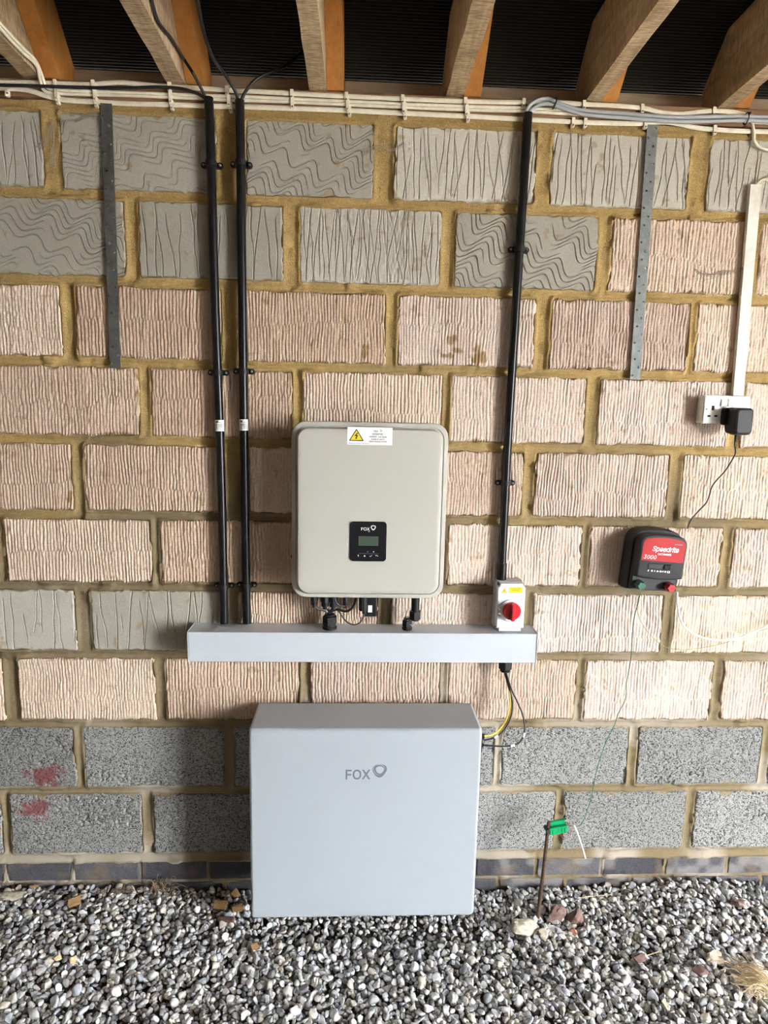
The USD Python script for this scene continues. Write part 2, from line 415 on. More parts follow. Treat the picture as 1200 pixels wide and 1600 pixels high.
def relief(kind, X, Z, b, seed):
    x0, x1, z0, z1 = b[:4]; rng = np.random.default_rng(seed)
    if kind == 'pink':
        tone = rng.uniform(.75, 1.2)
        warp = (nz(X, Z, 14, seed + 1, 10) - .5) * .009 + (nz(X, Z, 60, seed + 2, 25) - .5) * .004
        pt = rng.uniform(.0086, .0104); ph = (X + warp) / pt
        ph = ph + .3 * (Z > z0 + (z1 - z0) * rng.uniform(.3, .6) + (nz(X, Z, 12, seed + 9) - .5) * .06)
        i_ = np.floor(ph); d = np.abs(ph - i_ - .5) * pt; dep = .0012 + .0027 * nz(i_ * .37, Z, 1.7, seed + 5, 14)
        h = -dep * tone * np.exp(-(d / .0014) ** 2) + .0012 * (nz(i_ * .61, Z, 2.3, seed + 3, 20) - .5)
        return h + .0020 * (nz(X, Z, 330, seed + 6, 150) - .5) + .0026 * (nz(X, Z, 150, seed + 7, 90) - .5)
    if kind == 'dense':
        n1 = nz(X, Z, 210, seed + 1); n2 = nz(X, Z, 110, seed + 2)
        rough = .5 + .9 * np.clip(nz(X, Z, 9, seed + 8) * 1.6 - .3, 0, 1)
        return -.0045 * rough * np.clip((n1 * .6 + n2 * .4) - .52, 0, 1) * 4 + .0012 * (n1 - .5)
    h = .0008 * (nz(X, Z, 26, seed + 1) - .5) + .0003 * (nz(X, Z, 180, seed + 2) - .5)
    if kind == 'wave':
        sg = 1 if round(x0 * 10) % 2 else -1; lam = rng.uniform(.105, .13); A = rng.uniform(.020, .025)
        xs_ = X + .008 * (nz(X, Z, 9, seed + 3) - .5); zt_ = Z + sg * .42 * X
        q = 2 * np.pi * (xs_ * 1.0 - sg * .80 * Z) / lam
        g = zt_ - A * np.sin(q + .25 * np.sin(q)) * (.45 + .9 * nz(X, Z, 7, seed + 6)) + .010 * (nz(X, Z, 16, seed + 4) - .5)
        pitch = .0205; p = g / pitch + .3 * np.sin(g / .041); n_ = np.round(p)
        gx_, gz_ = np.gradient(p, X[1, 0] - X[0, 0], Z[0, 1] - Z[0, 0]); d = np.abs(p - n_) / np.maximum(np.hypot(gx_, gz_), 18)
        on = np.clip((nz(X + .31 * n_, Z, 13, seed + 5) - .33) * 8, 0, 1)
        return h + on * (-.0042 * np.exp(-(d / .00085) ** 2) + .0004 * np.exp(-((d - .0022) / .0009) ** 2))
    nl = {'vee': 26, 'vee0': 15, 'veed': 38}[kind]
    w = x1 - x0; t = (Z - z0) / (z1 - z0)
    for i in range(nl):
        xc = x0 + w * (i + rng.uniform(.1, .9)) / nl; k = rng.normal(0, .012) + (.016 * (-1) ** i if rng.random() < .6 else 0); wob = rng.uniform(.002, .005); f = rng.uniform(.8, 2)
        ln = xc + k * (t - .5) + wob * np.sin(f * 6.28 * t + rng.uniform(0, 6)) * .5
        lo, hi = rng.choice([0, .04, .1, .3], p=[.4, .3, .2, .1]), rng.choice([1, .95, .85, .6], p=[.4, .3, .2, .1])
        on = np.clip((t - lo) * 25, 0, 1) * np.clip((hi - t) * 25, 0, 1); d = np.abs(X - ln + .0012 * (nz(X, Z, 120, seed + i) - .5))
        h = h + on * (-.0036 * np.exp(-(d / .00085) ** 2) + .0004 * np.exp(-((d - .0024) / .0010) ** 2))
    if kind == 'veed':
        for c in (.38, .70):
            m = np.exp(-((X - x0 - c * w) / (.09 * w)) ** 2)
            h = h + m * .004 * (nz(X, Z, 190, seed + 40, 70) - .5)
    return h


def heightblock(b, seed):
    x0, x1, z0, z1, kind = b[:5]
    vis = -1.35 < x1 and x0 < 1.6
    dx, dz = {'pink': (.0021, .0046), 'dense': (.0026, .0026)}.get(kind, (.0014, .0015) if kind == 'wave' else (.0016, .0032))
    if not vis: dx, dz = dx * 3, dz * 3
    mg = .005
    xs = np.linspace(x0 - mg, x1 + mg, int((x1 - x0 + 2 * mg) / dx) + 1); zs = np.linspace(z0 - mg, z1 + mg, int((z1 - z0 + 2 * mg) / dz) + 1)
    X, Z = np.meshgrid(xs, zs, indexing='ij')
    sd = rr_sd(X, Z, x0, x1, z0, z1) + edge_noise(X, Z)
    if kind == 'pink': sd = sd + .0022 * np.sin(X / .0080 * 6.28) * nz(X, Z, 40, 8)
    rng = np.random.default_rng(seed + 1000)
    H = rng.uniform(-.001, .0015) + rng.normal(0, .002) * (X - (x0 + x1) / 2) / .44 + relief(kind, X, Z, b, seed) * np.clip(-sd / .004, 0, 1)
    H = H - np.clip((sd + .0035) / .0075, 0, 1) ** 1.6 * .03
    C = np.zeros(X.shape + (3,))
    for k, S in ((1, SMEAR), (2, BLOOM)):
        for px_, py_, rx, rz in S:
            c = at(px_, py_); d = np.hypot((X - c[0]) / rx, (Z - c[2]) / rz) + (nz(X, Z, 90, 11) - .5) * 1.1
            C[..., k] = np.maximum(C[..., k], np.clip((1.0 - d) * 3, 0, 1) * (.95 if k == 1 else .28))
    if kind == 'dense':
        for px_, py_, rx, rz, _ in PAINT:
            c = at(px_, py_); d = np.hypot((X - c[0]) / rx, (Z - c[2]) / rz) + (nz(X, Z, 70, 12) - .5) * 1.5 + (nz(X, Z, 25, 14) - .5) * .8
            m = np.clip((1.0 - d) * 2.2, 0, 1)
            if py_ > 1250:
                for q, ln in ((-.014, .060), (.008, .066), (.022, .05)):
                    m = np.maximum(m, .8 * (np.abs(X - c[0] - q + .003 * np.sin(Z * 120)) < .0022) * (Z < c[2]) * (Z > c[2] - ln))
            C[..., 0] = np.maximum(C[..., 0], m * .8)
    smear = np.clip((sd + .004 + (nz(X, Z, 35, 21) - .62) * .03) / .004, 0, 1) * np.clip(nz(X, Z, 60, 22) * 1.6 - .2, 0, 1)
    C[..., 1] = np.maximum(C[..., 1], .85 * smear)
    if kind != 'dense':
        C[..., 1] = np.maximum(C[..., 1], .55 * np.clip((nz(X, Z, 40, 23) * .7 + nz(X, Z, 130, 24) * .3 - .70) * 12, 0, 1))
    nx, nq = X.shape; idx = np.arange(nx * nq).reshape(nx, nq)
    F = np.vstack([np.c_[idx[:-1, :-1].ravel(), idx[1:, :-1].ravel(), idx[1:, 1:].ravel()], np.c_[idx[:-1, :-1].ravel(), idx[1:, 1:].ravel(), idx[:-1, 1:].ravel()]])
    V = np.c_[X.ravel(), -H.ravel(), Z.ravel()]
    loop = np.r_[idx[:, 0], idx[-1, 1:], idx[::-1, -1][1:], idx[0, ::-1][1:-1]]
    n0 = len(V); m = len(loop); B = V[loop].copy(); B[:, 1] = .095
    V = np.vstack([V, B, [(x0 + x1) / 2, .095, (z0 + z1) / 2]]); i = np.arange(m); j = (i + 1) % m
    F = np.vstack([F, np.c_[loop[i], n0 + i, n0 + j], np.c_[loop[i], n0 + j, loop[j]], np.c_[n0 + j, n0 + i, np.full(m, n0 + m)]])
    C = np.vstack([C.reshape(-1, 3), np.zeros((m + 1, 3))])
    return V, F, C


wall = thing('wall_back', 'weathered blockwork wall of pink and grey concrete blocks in sandy mortar', None, kind='structure')
for i, b in enumerate(BLK):
    V, F, C = heightblock(b, 100 + i * 13)
    part('concrete_block', (V, F), ('tan_block' if b[0] < -.15 or b[5] == 1 or (i * 7) % 5 == 0 else 'pink_block') if b[4] == 'pink' else 'dense_block' if b[4] == 'dense' else 'pale_block' if b[4] == 'veed' or (b[4] == 'vee' and b[0] > 0) else 'grey_block', wall, smooth=True, color=C)

# engineering bricks under the blocks
BR = []
ZB1, ZB0 = .1300, .0655
bxs = [at(p, 1362)[0] for p in (-205, -100, 9, 113, 219, 325, 430, 536, 640, 742, 837, 939, 1037, 1134, 1230)]
bxs = [bxs[0] - .235 * k for k in (3, 2, 1)] + bxs + [bxs[-1] + .225 * k for k in range(1, 10)]
for a, b in zip(bxs[:-1], bxs[1:]): BR.append((a + .006, b - .006, ZB0, ZB1))
for k in range(24): BR.append((-1.9 + .229 * k + .11, -1.9 + .229 * (k + 1) + .098, -.012, .053))
for i, (x0, x1, z0, z1) in enumerate(BR):
    g = m3.Manifold(bx(x0, x1, -.001, .09, z0, z1, .003).to_mesh()).refine_to_length(.016)
    q = g.to_mesh(); v = np.array(q.vert_properties[:, :3]); f = np.array(q.tri_verts)
    v += (np.stack([nz(v[:, 0], v[:, 2], 45, 50 + i), nz(v[:, 0], v[:, 2], 60, 80 + i), nz(v[:, 0], v[:, 2], 45, 110 + i)], -1) - .5) * .003
    c = np.zeros((len(v), 3)); c[:, 1] = np.clip(nz(v[:, 0], v[:, 2], 30, 60 + i) * 3 - 2.0, 0, .25); c[:, 2] = np.clip(nz(v[:, 0], v[:, 2], 22, 61 + i) * 2 - 1.1, 0, .16) * (x0 > .3)
    part('dark_brick', (v, f), 'dark_brick', wall, smooth=False, color=c)

# the mortar: one bed behind and between the blocks, struck hollow, smeared over the edges
gx = np.arange(-2.0, 3.5, .0055); gz = np.arange(-.05, 2.4295, .0055)
X, Z = np.meshgrid(gx, gz, indexing='ij'); SD = np.full(X.shape, .02)
for x0, x1, z0, z1 in [b[:4] for b in BLK] + BR:
    i0, i1 = np.searchsorted(gx, [x0 - .03, x1 + .03]); j0, j1 = np.searchsorted(gz, [z0 - .03, z1 + .03])
    if i1 > i0 and j1 > j0:
        SD[i0:i1, j0:j1] = np.minimum(SD[i0:i1, j0:j1], rr_sd(X[i0:i1, j0:j1], Z[i0:i1, j0:j1], x0, x1, z0, z1))
big = nz(X, Z, 16, 201); H = -.0025 - .0075 * np.clip(SD / .011, 0, 1) ** 1.2 * (.5 + big) + (nz(X, Z, 60, 202) - .5) * .0040 + (nz(X, Z, 150, 203) - .5) * .0022
H += .007 * np.clip((nz(X, Z, 22, 204) - .60) * 5, 0, 1)                                   # slubs smeared over the edges
top = np.clip((Z - 2.375) / .02, 0, 1); H += top * (.002 + .004 * nz(X, Z, 30, 205)) + .006 * np.clip((Z - 2.352 - .06 * (nz(X, Z, 14, 206) - .35)) / .008, 0, 1)
foot = np.clip((.155 - Z) / .02, 0, 1) * np.clip((Z - .128) / .004, 0, 1); H += foot * (.006 + .004 * nz(X, Z, 20, 207))
H = np.where(Z > 2.34, np.minimum(H, .0055), H); H = np.where(Z > 2.408, np.minimum(H, .001), H)
H -= np.clip((-SD - .002) / .010, 0, 1) * .030
keep = SD > -.016
idx = np.arange(X.size).reshape(X.shape); k4 = (keep[:-1, :-1] | keep[1:, 1:] | keep[1:, :-1] | keep[:-1, 1:])
F = np.vstack([np.c_[idx[:-1, :-1][k4], idx[1:, :-1][k4], idx[1:, 1:][k4]], np.c_[idx[:-1, :-1][k4], idx[1:, 1:][k4], idx[:-1, 1:][k4]]])
C = np.zeros((X.size, 3)); C[:, 0] = (np.clip((1.75 - Z) / .7 + (nz(X, Z, 5, 211) - .5) * .9, 0, .85)).ravel(); C[:, 2] = (np.clip((nz(X, Z, 6, 210) - .5) * 1.5, 0, .28) * np.clip((1.2 - Z) / .8, 0, 1)).ravel()  # joints turn duller and darker lower down, with pale patches near the foot
used = np.unique(F); remap = np.full(X.size, -1); remap[used] = np.arange(len(used))
V = np.c_[X.ravel(), -H.ravel(), Z.ravel()][used]; F = remap[F]
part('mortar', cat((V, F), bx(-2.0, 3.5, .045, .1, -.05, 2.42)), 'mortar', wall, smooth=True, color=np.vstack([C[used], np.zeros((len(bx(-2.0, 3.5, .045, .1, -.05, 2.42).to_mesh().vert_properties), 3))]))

# ------------------------------------------------------------------ ROOF
ZT = 2.478                                   # top of the wall plate
ceiling = thing('ceiling', 'underside of the pitched roof with dark felt, rafters and tie beams', None, kind='structure')


def prism_x(poly_yz, x0, x1):
    m = trimesh.creation.extrude_polygon(Polygon(poly_yz), x1 - x0, engine='earcut'); v = np.array(m.vertices)
    return np.c_[x0 + v[:, 2], v[:, 0], v[:, 1]], np.array(m.faces)


def roughen(m, ln, amp, seed):
    v, f = cat(m); v = v.astype(np.float32); f = f.astype(np.uint32)
    q = m3.Manifold(m3.Mesh(v, f)).refine_to_length(ln).to_mesh(); v = np.array(q.vert_properties[:, :3]).astype(float); f = np.array(q.tri_verts)
    s = 1 / (ln * 2.2); d = np.stack([meshkit.noise(v * s, seed + k) - .5 for k in range(3)], -1)
    return v + d * amp, f


part('wall_plate', roughen(bx(-2.0, 3.5, .000, .1, 2.432, ZT, .002), .05, .002, 300), 'plate_wood', ceiling)
RIDGE_Y = -2.3; ZR = 2.655
part('roofing_felt', prism_x([(.25, ZR - .25), (.25, ZR - .235), (RIDGE_Y, ZR - RIDGE_Y + .015), (-4.85, ZR - .25), (-4.85, ZR - .265), (RIDGE_Y, ZR - RIDGE_Y)], -2.1, 3.6), 'felt', ceiling, smooth=False)
TX = [(-.914, -.868), (-.532, -.483), (-.147, -.101), (.231, .280), (.623, .666), (1.003, 1.048)]
TX = [(TX[0][0] - .385 * k, TX[0][1] - .385 * k) for k in (2, 1)] + TX + [(TX[-1][0] + .385 * k, TX[-1][1] + .385 * k) for k in (1, 2, 3, 4, 5, 6)]
for i, (x0, x1) in enumerate(TX):
    tie = prism_x([(.1, ZT), (.1, ZR - .1 - .004), (-.05, ZR + .046), (-.05, ZT + .2), (-4.5, ZT + .2), (-4.5, ZT)] if False else [(.1, ZT), (.1, ZR - .105), (-.02, ZR + .015), (-4.58, ZR + .015), (-4.7, ZR - .105), (-4.7, ZT)], x0, x1)
    near = -1.1 < x0 < 1.4
    part('tie_beam', roughen(tie, .035 if near else .4, .0035 if near else 0, 310 + i), 'tie_wood', ceiling)
    r0, r1 = x1 + .0015, x1 + .0475
    for s in (0, 1):
        g = [(.1, ZT - .1 + .002), (.1, ZR - .1 - .001), (RIDGE_Y + .02, ZR - RIDGE_Y - .021), (RIDGE_Y + .02, ZT - RIDGE_Y - .018), (0, ZT + .002), (.03, ZT + .002), (.1, ZT + .002)]
        g = [(.1, ZT + .002), (.1, ZR - .101), (RIDGE_Y + .02, ZR - RIDGE_Y - .021), (RIDGE_Y + .02, ZT - RIDGE_Y - .018), (0, ZT + .002)]
        if s: g = [(2 * RIDGE_Y - y, z) for y, z in g][::-1]
        m = prism_x(g, r0, r1)
        part('rafter', roughen(m, .06, .0025, 350 + i) if near and not s else m, 'rafter_wood', ceiling)
for i in range(len(TX) - 1):
    part('eaves_board', bx(TX[i][1] + .049, TX[i + 1][0] - .001, .088, .105, ZT + .001, ZR - .107, .001), 'plate_wood' if False else 'sawn_wood', ceiling)
part('ridge_board', bx(-2.0, 3.49, RIDGE_Y - .018, RIDGE_Y + .018, ZR - RIDGE_Y - .2, ZR - RIDGE_Y - .02), 'rafter_wood', ceiling)

# the rest of the barn, out of the picture: two walls, the open side and the yard
wl = thing('wall_left', 'boarded end wall of the barn', None, kind='structure')
k = 0
for y0 in np.arange(-4.7, -.01, .2):
    part('board', moved(bx(-2.06, -2.03, y0 - .01, min(y0 + .21, 0), -.3, 2.46), (.008 * (round(y0 / .2) % 2), 0, 0)), 'barn_board', wl, smooth=False)
wf = thing('wall_front', 'boarded front wall of the barn beside the open bay', None, kind='structure')
for x0 in np.arange(-2.0, 3.4, .2):
    part('board', moved(bx(x0 - .01, x0 + .21, -4.73, -4.70, -.3, 2.56), (0, .008 * (round(x0 / .2) % 2), 0)), 'barn_board', wf, smooth=False)
wr = thing('wall_right', 'boarded right-hand wall of the barn with its gable above the open corner', None, kind='structure')
for y0 in list(np.arange(-2.0, -.01, .2)) + list(np.arange(-4.7, -3.45, .2)):
    part('board', moved(bx(3.5, 3.53, y0 - .01, min(y0 + .21, 0), -.3, 2.46), (.008 * (round(y0 / .2) % 2), 0, 0)), 'barn_board', wr, smooth=False)
part('lintel_board', bx(3.49, 3.525, -3.45, -1.95, 2.28, 2.46), 'barn_board', wr, smooth=False)
for nm_, w_, xw in (('gable_board', wr, 3.5), ('gable_board', wl, -2.06)):
    part(nm_, prism_x([(0, 2.40), (-4.72, 2.40), (-4.72, 2.52), (RIDGE_Y, ZR - RIDGE_Y - .02), (0, 2.62)], xw, xw + .03), 'barn_board', w_, smooth=False)
part('ground', bx(-30, 30, -40, 30, -.35, -.25), 'ground_out', None, smooth=False)
tag(stage.GetPrimAtPath('/World/ground'), 'open yard outside the barn', None, kind='structure')

# ------------------------------------------------------------------ GRAVEL FLOOR
def gz_at(x, y):                             # height of the gravel's top
    x = np.asarray(x, float); y = np.asarray(y, float)
    base = .020 + .030 * np.clip((-x - .2) / .6, 0, 1) * np.clip(1 + y / .5, 0, 1) + .034 * np.exp(-((x - 1.12) / .25) ** 2) * np.clip(1 + y / .4, 0, 1)
    base = base + .012 * np.exp(-((x - .58) / .12) ** 2 - ((y + .06) / .1) ** 2)
    return base + .014 * (meshkit.noise(np.stack([x * 5, y * 5, 0 * x], -1), 5) - .5)


xs = np.arange(-2.0, 3.55, .05); ys = np.arange(-4.7, .01, .05)
X, Y = np.meshgrid(xs, ys, indexing='ij'); Zg = gz_at(X, np.maximum(Y, -1.5)) - .016
idx = np.arange(X.size).reshape(X.shape)
F = np.vstack([np.c_[idx[:-1, :-1].ravel(), idx[1:, :-1].ravel(), idx[1:, 1:].ravel()], np.c_[idx[:-1, :-1].ravel(), idx[1:, 1:].ravel(), idx[:-1, 1:].ravel()]])
V = np.c_[X.ravel(), Y.ravel(), Zg.ravel()]
loop = np.r_[idx[:, 0], idx[-1, 1:], idx[::-1, -1][1:], idx[0, ::-1][1:-1]]; n0 = len(V); mm = len(loop)
B = V[loop].copy(); B[:, 2] = -.25; V = np.vstack([V, B, [0, -2, -.25]]); i = np.arange(mm); j = (i + 1) % mm
F = np.vstack([F, np.c_[loop[i], n0 + i, n0 + j], np.c_[loop[i], n0 + j, loop[j]], np.c_[n0 + j, n0 + i, np.full(mm, n0 + mm)]])
tag(part('floor', (V, F), 'soil', None, smooth=40), 'bare earth under the gravel', None, kind='structure')


def pebble(seed, sub=2):
    m = trimesh.creation.icosphere(sub, 1.0); v = np.array(m.vertices); rng = np.random.default_rng(seed)
    for k in range(rng.integers(4, 9)):        # a few flats worn on it
        d = rng.normal(size=3); d /= np.linalg.norm(d); t = rng.uniform(.48, .80); a = v @ d; v = v - np.outer(np.maximum(a - t, 0) * .92, d)
    v = v * (1 + .22 * (meshkit.noise(v * 1.3 + seed, seed) - .5))[:, None]
    v *= np.array([1, rng.uniform(.62, .95), rng.uniform(.42, .75)])
    return v, np.array(m.faces)


def rand_rot(rng, tilt):
    return rot([0, 0, 1], rng.uniform(0, 6.28)) @ rot([1, 0, 0], rng.normal(0, tilt)) @ rot([0, 1, 0], rng.normal(0, tilt))


BATT = (-.31, .385, -.20)
KEEPOUT = [(.66, -.12, .05), (.71, -.14, .03)]
rng = np.random.default_rng(21)
px_ok = lambda P: (600 + FPX * ((P - CAM) @ RT) / ((P - CAM) @ FW), 800 - FPX * ((P - CAM) @ UP) / ((P - CAM) @ FW))
indiv = []
tries = 0
while len(indiv) < 300 and tries < 60000:
    tries += 1
    y = -.45 + .30 * rng.random() ** 1.5; x = rng.uniform(-1.0, 1.25); r = rng.uniform(.0125, .0185)
    if any(math.hypot(x - a, y - b) < r + q + .002 for a, b, q in indiv) or any(math.hypot(x - a, y - b) < q + r for a, b, q in KEEPOUT): continue
    if BATT[0] - .02 < x < BATT[1] + .02 and y > BATT[2] - .02: continue
    u, w = px_ok(np.array([x, y, .03]))
    if not (5 < u < 1195 and w < 1592): continue
    indiv.append((x, y, r))
for i, (x, y, r) in enumerate(indiv):
    v, f = pebble(5000 + i)
    v = v @ rand_rot(rng, .45).T * r + np.array([x, y, float(gz_at(x, y)) + r * .30])
    solo('pebble', (v, f), PEB[rng.choice(6, p=[.25, .24, .13, .12, .16, .10])][0], 'large grey pebble lying uppermost in the front part of the gravel', 'pebble', 'large pebbles on top of the gravel', smooth=True)
# all the smaller and farther stones: one uncountable bed
gravel = thing('gravel', 'loose bed of small grey pebbles and chippings along the foot of the wall', 'gravel', kind='stuff')
PI = UsdGeom.PointInstancer.Define(stage, '/World/gravel/stones')
protos = []
for k in range(18):
    p = f'/World/gravel/stones/stone_{k:03d}'
    usdkit.mesh(stage, p, pebble(900 + k), MAT[PEB[k % 6][0]], smooth=True); protos.append(p)
PI.CreatePrototypesRel().SetTargets(protos)
pos, scl, ori, ids = [], [], [], []


def strew(sp, zoff, r0, r1, x0, x1, y0, y1, drop=0.0):
    for x in np.arange(x0, x1, sp):
        for y in np.arange(y0, y1, sp):
            a = x + rng.uniform(-.5, .5) * sp; b = y + rng.uniform(-.5, .5) * sp
            if rng.random() < drop or b > -.013: continue
            r = rng.uniform(r0, r1) * (1.25 if rng.random() < .12 else 1)
            if BATT[0] - .01 < a < BATT[1] + .01 and b > BATT[2] - .012 and zoff > 0: continue
            pos.append((a, b, float(GZ(a, b)) + zoff + rng.normal(0, .0025))); s = r
            scl.append((s, s, s)); ids.append(int(rng.choice(18)))
            q = trimesh.transformations.quaternion_from_matrix(np.block([[rand_rot(rng, .5), np.zeros((3, 1))], [np.zeros((1, 3)), 1]]))
            ori.append(Gf.Quath(*map(float, q)))


from scipy.interpolate import RegularGridInterpolator
_gx, _gy = np.arange(-2.1, 3.6, .02), np.arange(-1.7, .06, .02)
_g = RegularGridInterpolator((_gx, _gy), gz_at(*np.meshgrid(_gx, _gy, indexing='ij')), bounds_error=False, fill_value=None)
GZ = lambda a, b: _g((a, b))
strew(.0155, -.006, .0080, .0125, -1.25, 1.45, -.52, 0)
strew(.0185, .002, .0072, .0135, -1.25, 1.45, -.52, 0, .15)
strew(.021, -.003, .009, .015, -2.0, -1.25, -1.1, 0)
strew(.021, -.003, .009, .015, 1.45, 2.2, -1.1, 0)
strew(.021, -.003, .009, .015, -1.25, 1.45, -1.1, -.52)
PI.CreatePositionsAttr(Vt.Vec3fArray.FromNumpy(np.array(pos, np.float32))); PI.CreateScalesAttr(Vt.Vec3fArray.FromNumpy(np.array(scl, np.float32)))
PI.CreateProtoIndicesAttr(Vt.IntArray(ids)); PI.CreateOrientationsAttr(Vt.QuathArray(ori))

# ------------------------------------------------------------------ WHITE TRUNKING
TY = -.085; tx0, tx1 = at(293, 1010, TY)[0], at(839.5, 1010, TY)[0]; tz1, tz0 = at(560, 988, TY)[2], at(560, 1034.5, TY)[2]
trunk = thing('trunking', 'long white metal cable trunking box running across the wall above the floor unit', 'trunking', ((tx0 + tx1) / 2, 0, tz0))
part('body', bx(tx0 + .003, tx1 - .003, TY + .004, -.001, tz0 + .002, tz1 - .002, .001), 'trunking_white', trunk)
part('lid', loft([(np.array([[tx0 + .004, tz0], [tx1 - .004, tz0], [tx1 - .004, tz1 - .0015], [tx0 + .004, tz1 - .0015]]), TY + .003), (np.array([[tx0 + .004, tz0], [tx1 - .004, tz0], [tx1 - .004, tz1 - .0015], [tx0 + .004, tz1 - .0015]]), TY - .001), (np.array([[tx0 + .005, tz0 + .001], [tx1 - .005, tz0 + .001], [tx1 - .005, tz1 - .0025], [tx0 + .005, tz1 - .0025]]), TY - .002)]), 'trunking_white', trunk, smooth=False)
for a, b in ((tx0, tx0 + .0028), (tx1 - .0028, tx1)): part('end_cap', bx(a, b, TY - .003, -.001, tz0 - .001, tz1, .0008), 'trunking_white', trunk)


def hexnut(c, r, h, ridges=True):
    P = [(c[0] + r * math.cos(a), c[1] + r * math.sin(a), c[2] + s * h / 2) for a in np.arange(6) * math.pi / 3 + .3 for s in (-1, 1)]
    q = [(c[0] + .9 * r * math.cos(a), c[1] + .9 * r * math.sin(a), c[2] + s * h / 2 * 1.15) for a in np.arange(12) * math.pi / 6 for s in (-1, 1)]
    return m3.Manifold.hull_points(np.array(P + q))


def gland(parent, x, y, z, r, up=True, name='cable_gland', dome=.5):
    s = 1 if up else -1
    b = part(name, cat(cyl((x, y, z + s * .004), r * 1.0, .008, ch=.001), cyl((x, y, z + s * .012), r * .84, .010)), 'black_plastic', parent)
    part('nut', cat(hexnut((x, y, z + s * (.016 + r * dome)), r * 1.02, r * 1.0), cyl((x, y, z + s * (.018 + r * 1.15)), r * .72, r * .3, ch=.002)), 'black_plastic', b)
    return z + s * (.018 + r * 1.3)


g1 = at(515, 978, -.045)[0]; g2 = at(636, 978, -.045)[0]; g3 = at(789.5, 1040, -.045)[0]
zg1 = gland(trunk, g1, -.045, tz1 - .002, .022)
zg2 = gland(trunk, g2, -.05, tz1 - .002, .0155, dome=.3)
zg3 = gland(trunk, g3, -.045, tz0 + .002, .0225, up=False, dome=.3)

# ------------------------------------------------------------------ INVERTER
IY = -.150; RY = -.128
ix0, ix1 = at(455.5, 800, RY)[0], at(697, 800, RY)[0]; iz1, iz0 = at(570, 659.5, RY)[2], at(570, 934.5, RY)[2]
inv = thing('inverter', 'off-white wall-mounted solar inverter with rounded corners and a small black display', 'inverter', ((ix0 + ix1) / 2, 0, iz0))
part('mounting_plate', bx(ix0 + .07, ix1 - .07, -.018, -.002, iz0 + .05, iz1 - .06, .002), 'galvanised', inv)
R_ = lambda d, r: rrect(ix0 + d, ix1 - d, iz0 + d, iz1 - d, r, 8)
part('case', loft([(R_(.016, .03), -.015), (R_(.014, .032), -.02), (R_(.013, .034), RY + .028)]), 'inverter_case', inv)
part('front_cover', loft([(R_(.004, .038), RY + .028), (R_(0, .042), RY + .024), (R_(0, .042), RY + .004), (R_(.002, .041), RY + .000), (R_(.0115, .036), RY - .001), (R_(.0125, .034), RY + .0015), (R_(.0155, .033), RY + .0015), (R_(.017, .032), RY - .013), (R_(.0205, .030), IY + .0025), (R_(.030, .026), IY)]), 'inverter_white', inv, smooth=35)
part('side_screw', cyl((ix0 - .001, RY + .014, at(457, 871, RY)[2]), .004, .005, 'x'), 'print_black', inv)
lb = [at(542.5, 667, IY), at(613, 696, IY)]
L = part('warning_label', bx(lb[0][0], lb[1][0], IY - .0006, IY + .0005, lb[1][2], lb[0][2], .0002), 'paper', inv, label='white warning label with a yellow triangle')
lw, lh = lb[1][0] - lb[0][0], lb[0][2] - lb[1][2]; lx = lambda u: lb[0][0] + u * lw; lz = lambda v: lb[0][2] - v * lh


def warning_triangle(parent, cx, zb, w, h, y):
    o = Polygon([(cx - w / 2, zb), (cx + w / 2, zb), (cx, zb + h)]).buffer(w * .04); i_ = Polygon([(cx - w / 2, zb), (cx + w / 2, zb), (cx, zb + h)]).buffer(-w * .02)
    part('triangle_border', plate(o, y, y - .0003), 'print_black', parent, smooth=False)
    part('warning_triangle', plate(i_, y, y - .0005), 'warning_yellow', parent, smooth=False)
    b = Polygon([(.05, .86), (-.17, .45), (-.01, .47), (-.05, .22), (-.12, .24), (-.03, .08), (.07, .25), (.02, .24), (.13, .58), (-.02, .56), (.14, .83)])
    part('lightning_bolt', plate(affinity.translate(affinity.scale(b, w * .95, h * .78, origin=(0, 0)), cx, zb + h * .05), y, y - .0007), 'print_black', parent, smooth=False)


warning_triangle(L, lx(.205), lz(.75), lw * .29, lh * .60, IY - .0005)
yl = IY - .0005
part('lettering', cat(text('FOX', lh * .085, lx(.63), lz(.26), yl, bold=True), text('INVERTER', lh * .085, lx(.67), lz(.42), yl, bold=True), text('WARNING - Dual Supply', lh * .07, lx(.68), lz(.56), yl, bold=True, width=lw * .38),
                      text('Isolate AC and DC', lh * .07, lx(.68), lz(.70), yl, bold=True, width=lw * .29), text('before carrying out work', lh * .07, lx(.68), lz(.83), yl, bold=True, width=lw * .39)), 'print_black', L, smooth=False)
part('lettering', text('Place on inverter front cover', lh * .07, lx(.26), lz(.95), yl, width=lw * .44), 'print_blue', L, smooth=False)


def swirl(cx, cz, s, inner=True):           # the ring of the maker's emblem: a rounded triangle with an off-centre hole, and a second band inside it
    t = np.linspace(0, 2 * np.pi, 60, endpoint=False)
    blob = lambda r, k, a0, dx=0, dz=0: Polygon(np.c_[cx + dx * s + s * r * (1 + k * np.cos(3 * (t - a0))) * np.cos(t), cz + dz * s + s * r * (1 + k * np.cos(3 * (t - a0))) * np.sin(t)])
    a0 = math.radians(28)
    if not inner: return blob(1, .09, a0).difference(blob(.60, .09, a0, .02, .02))
    return unary_union([blob(1, .09, a0).difference(blob(.80, .09, a0, -.13, .16)), blob(.74, .09, a0, -.11, .13).difference(blob(.55, .05, a0, .03, .07))])


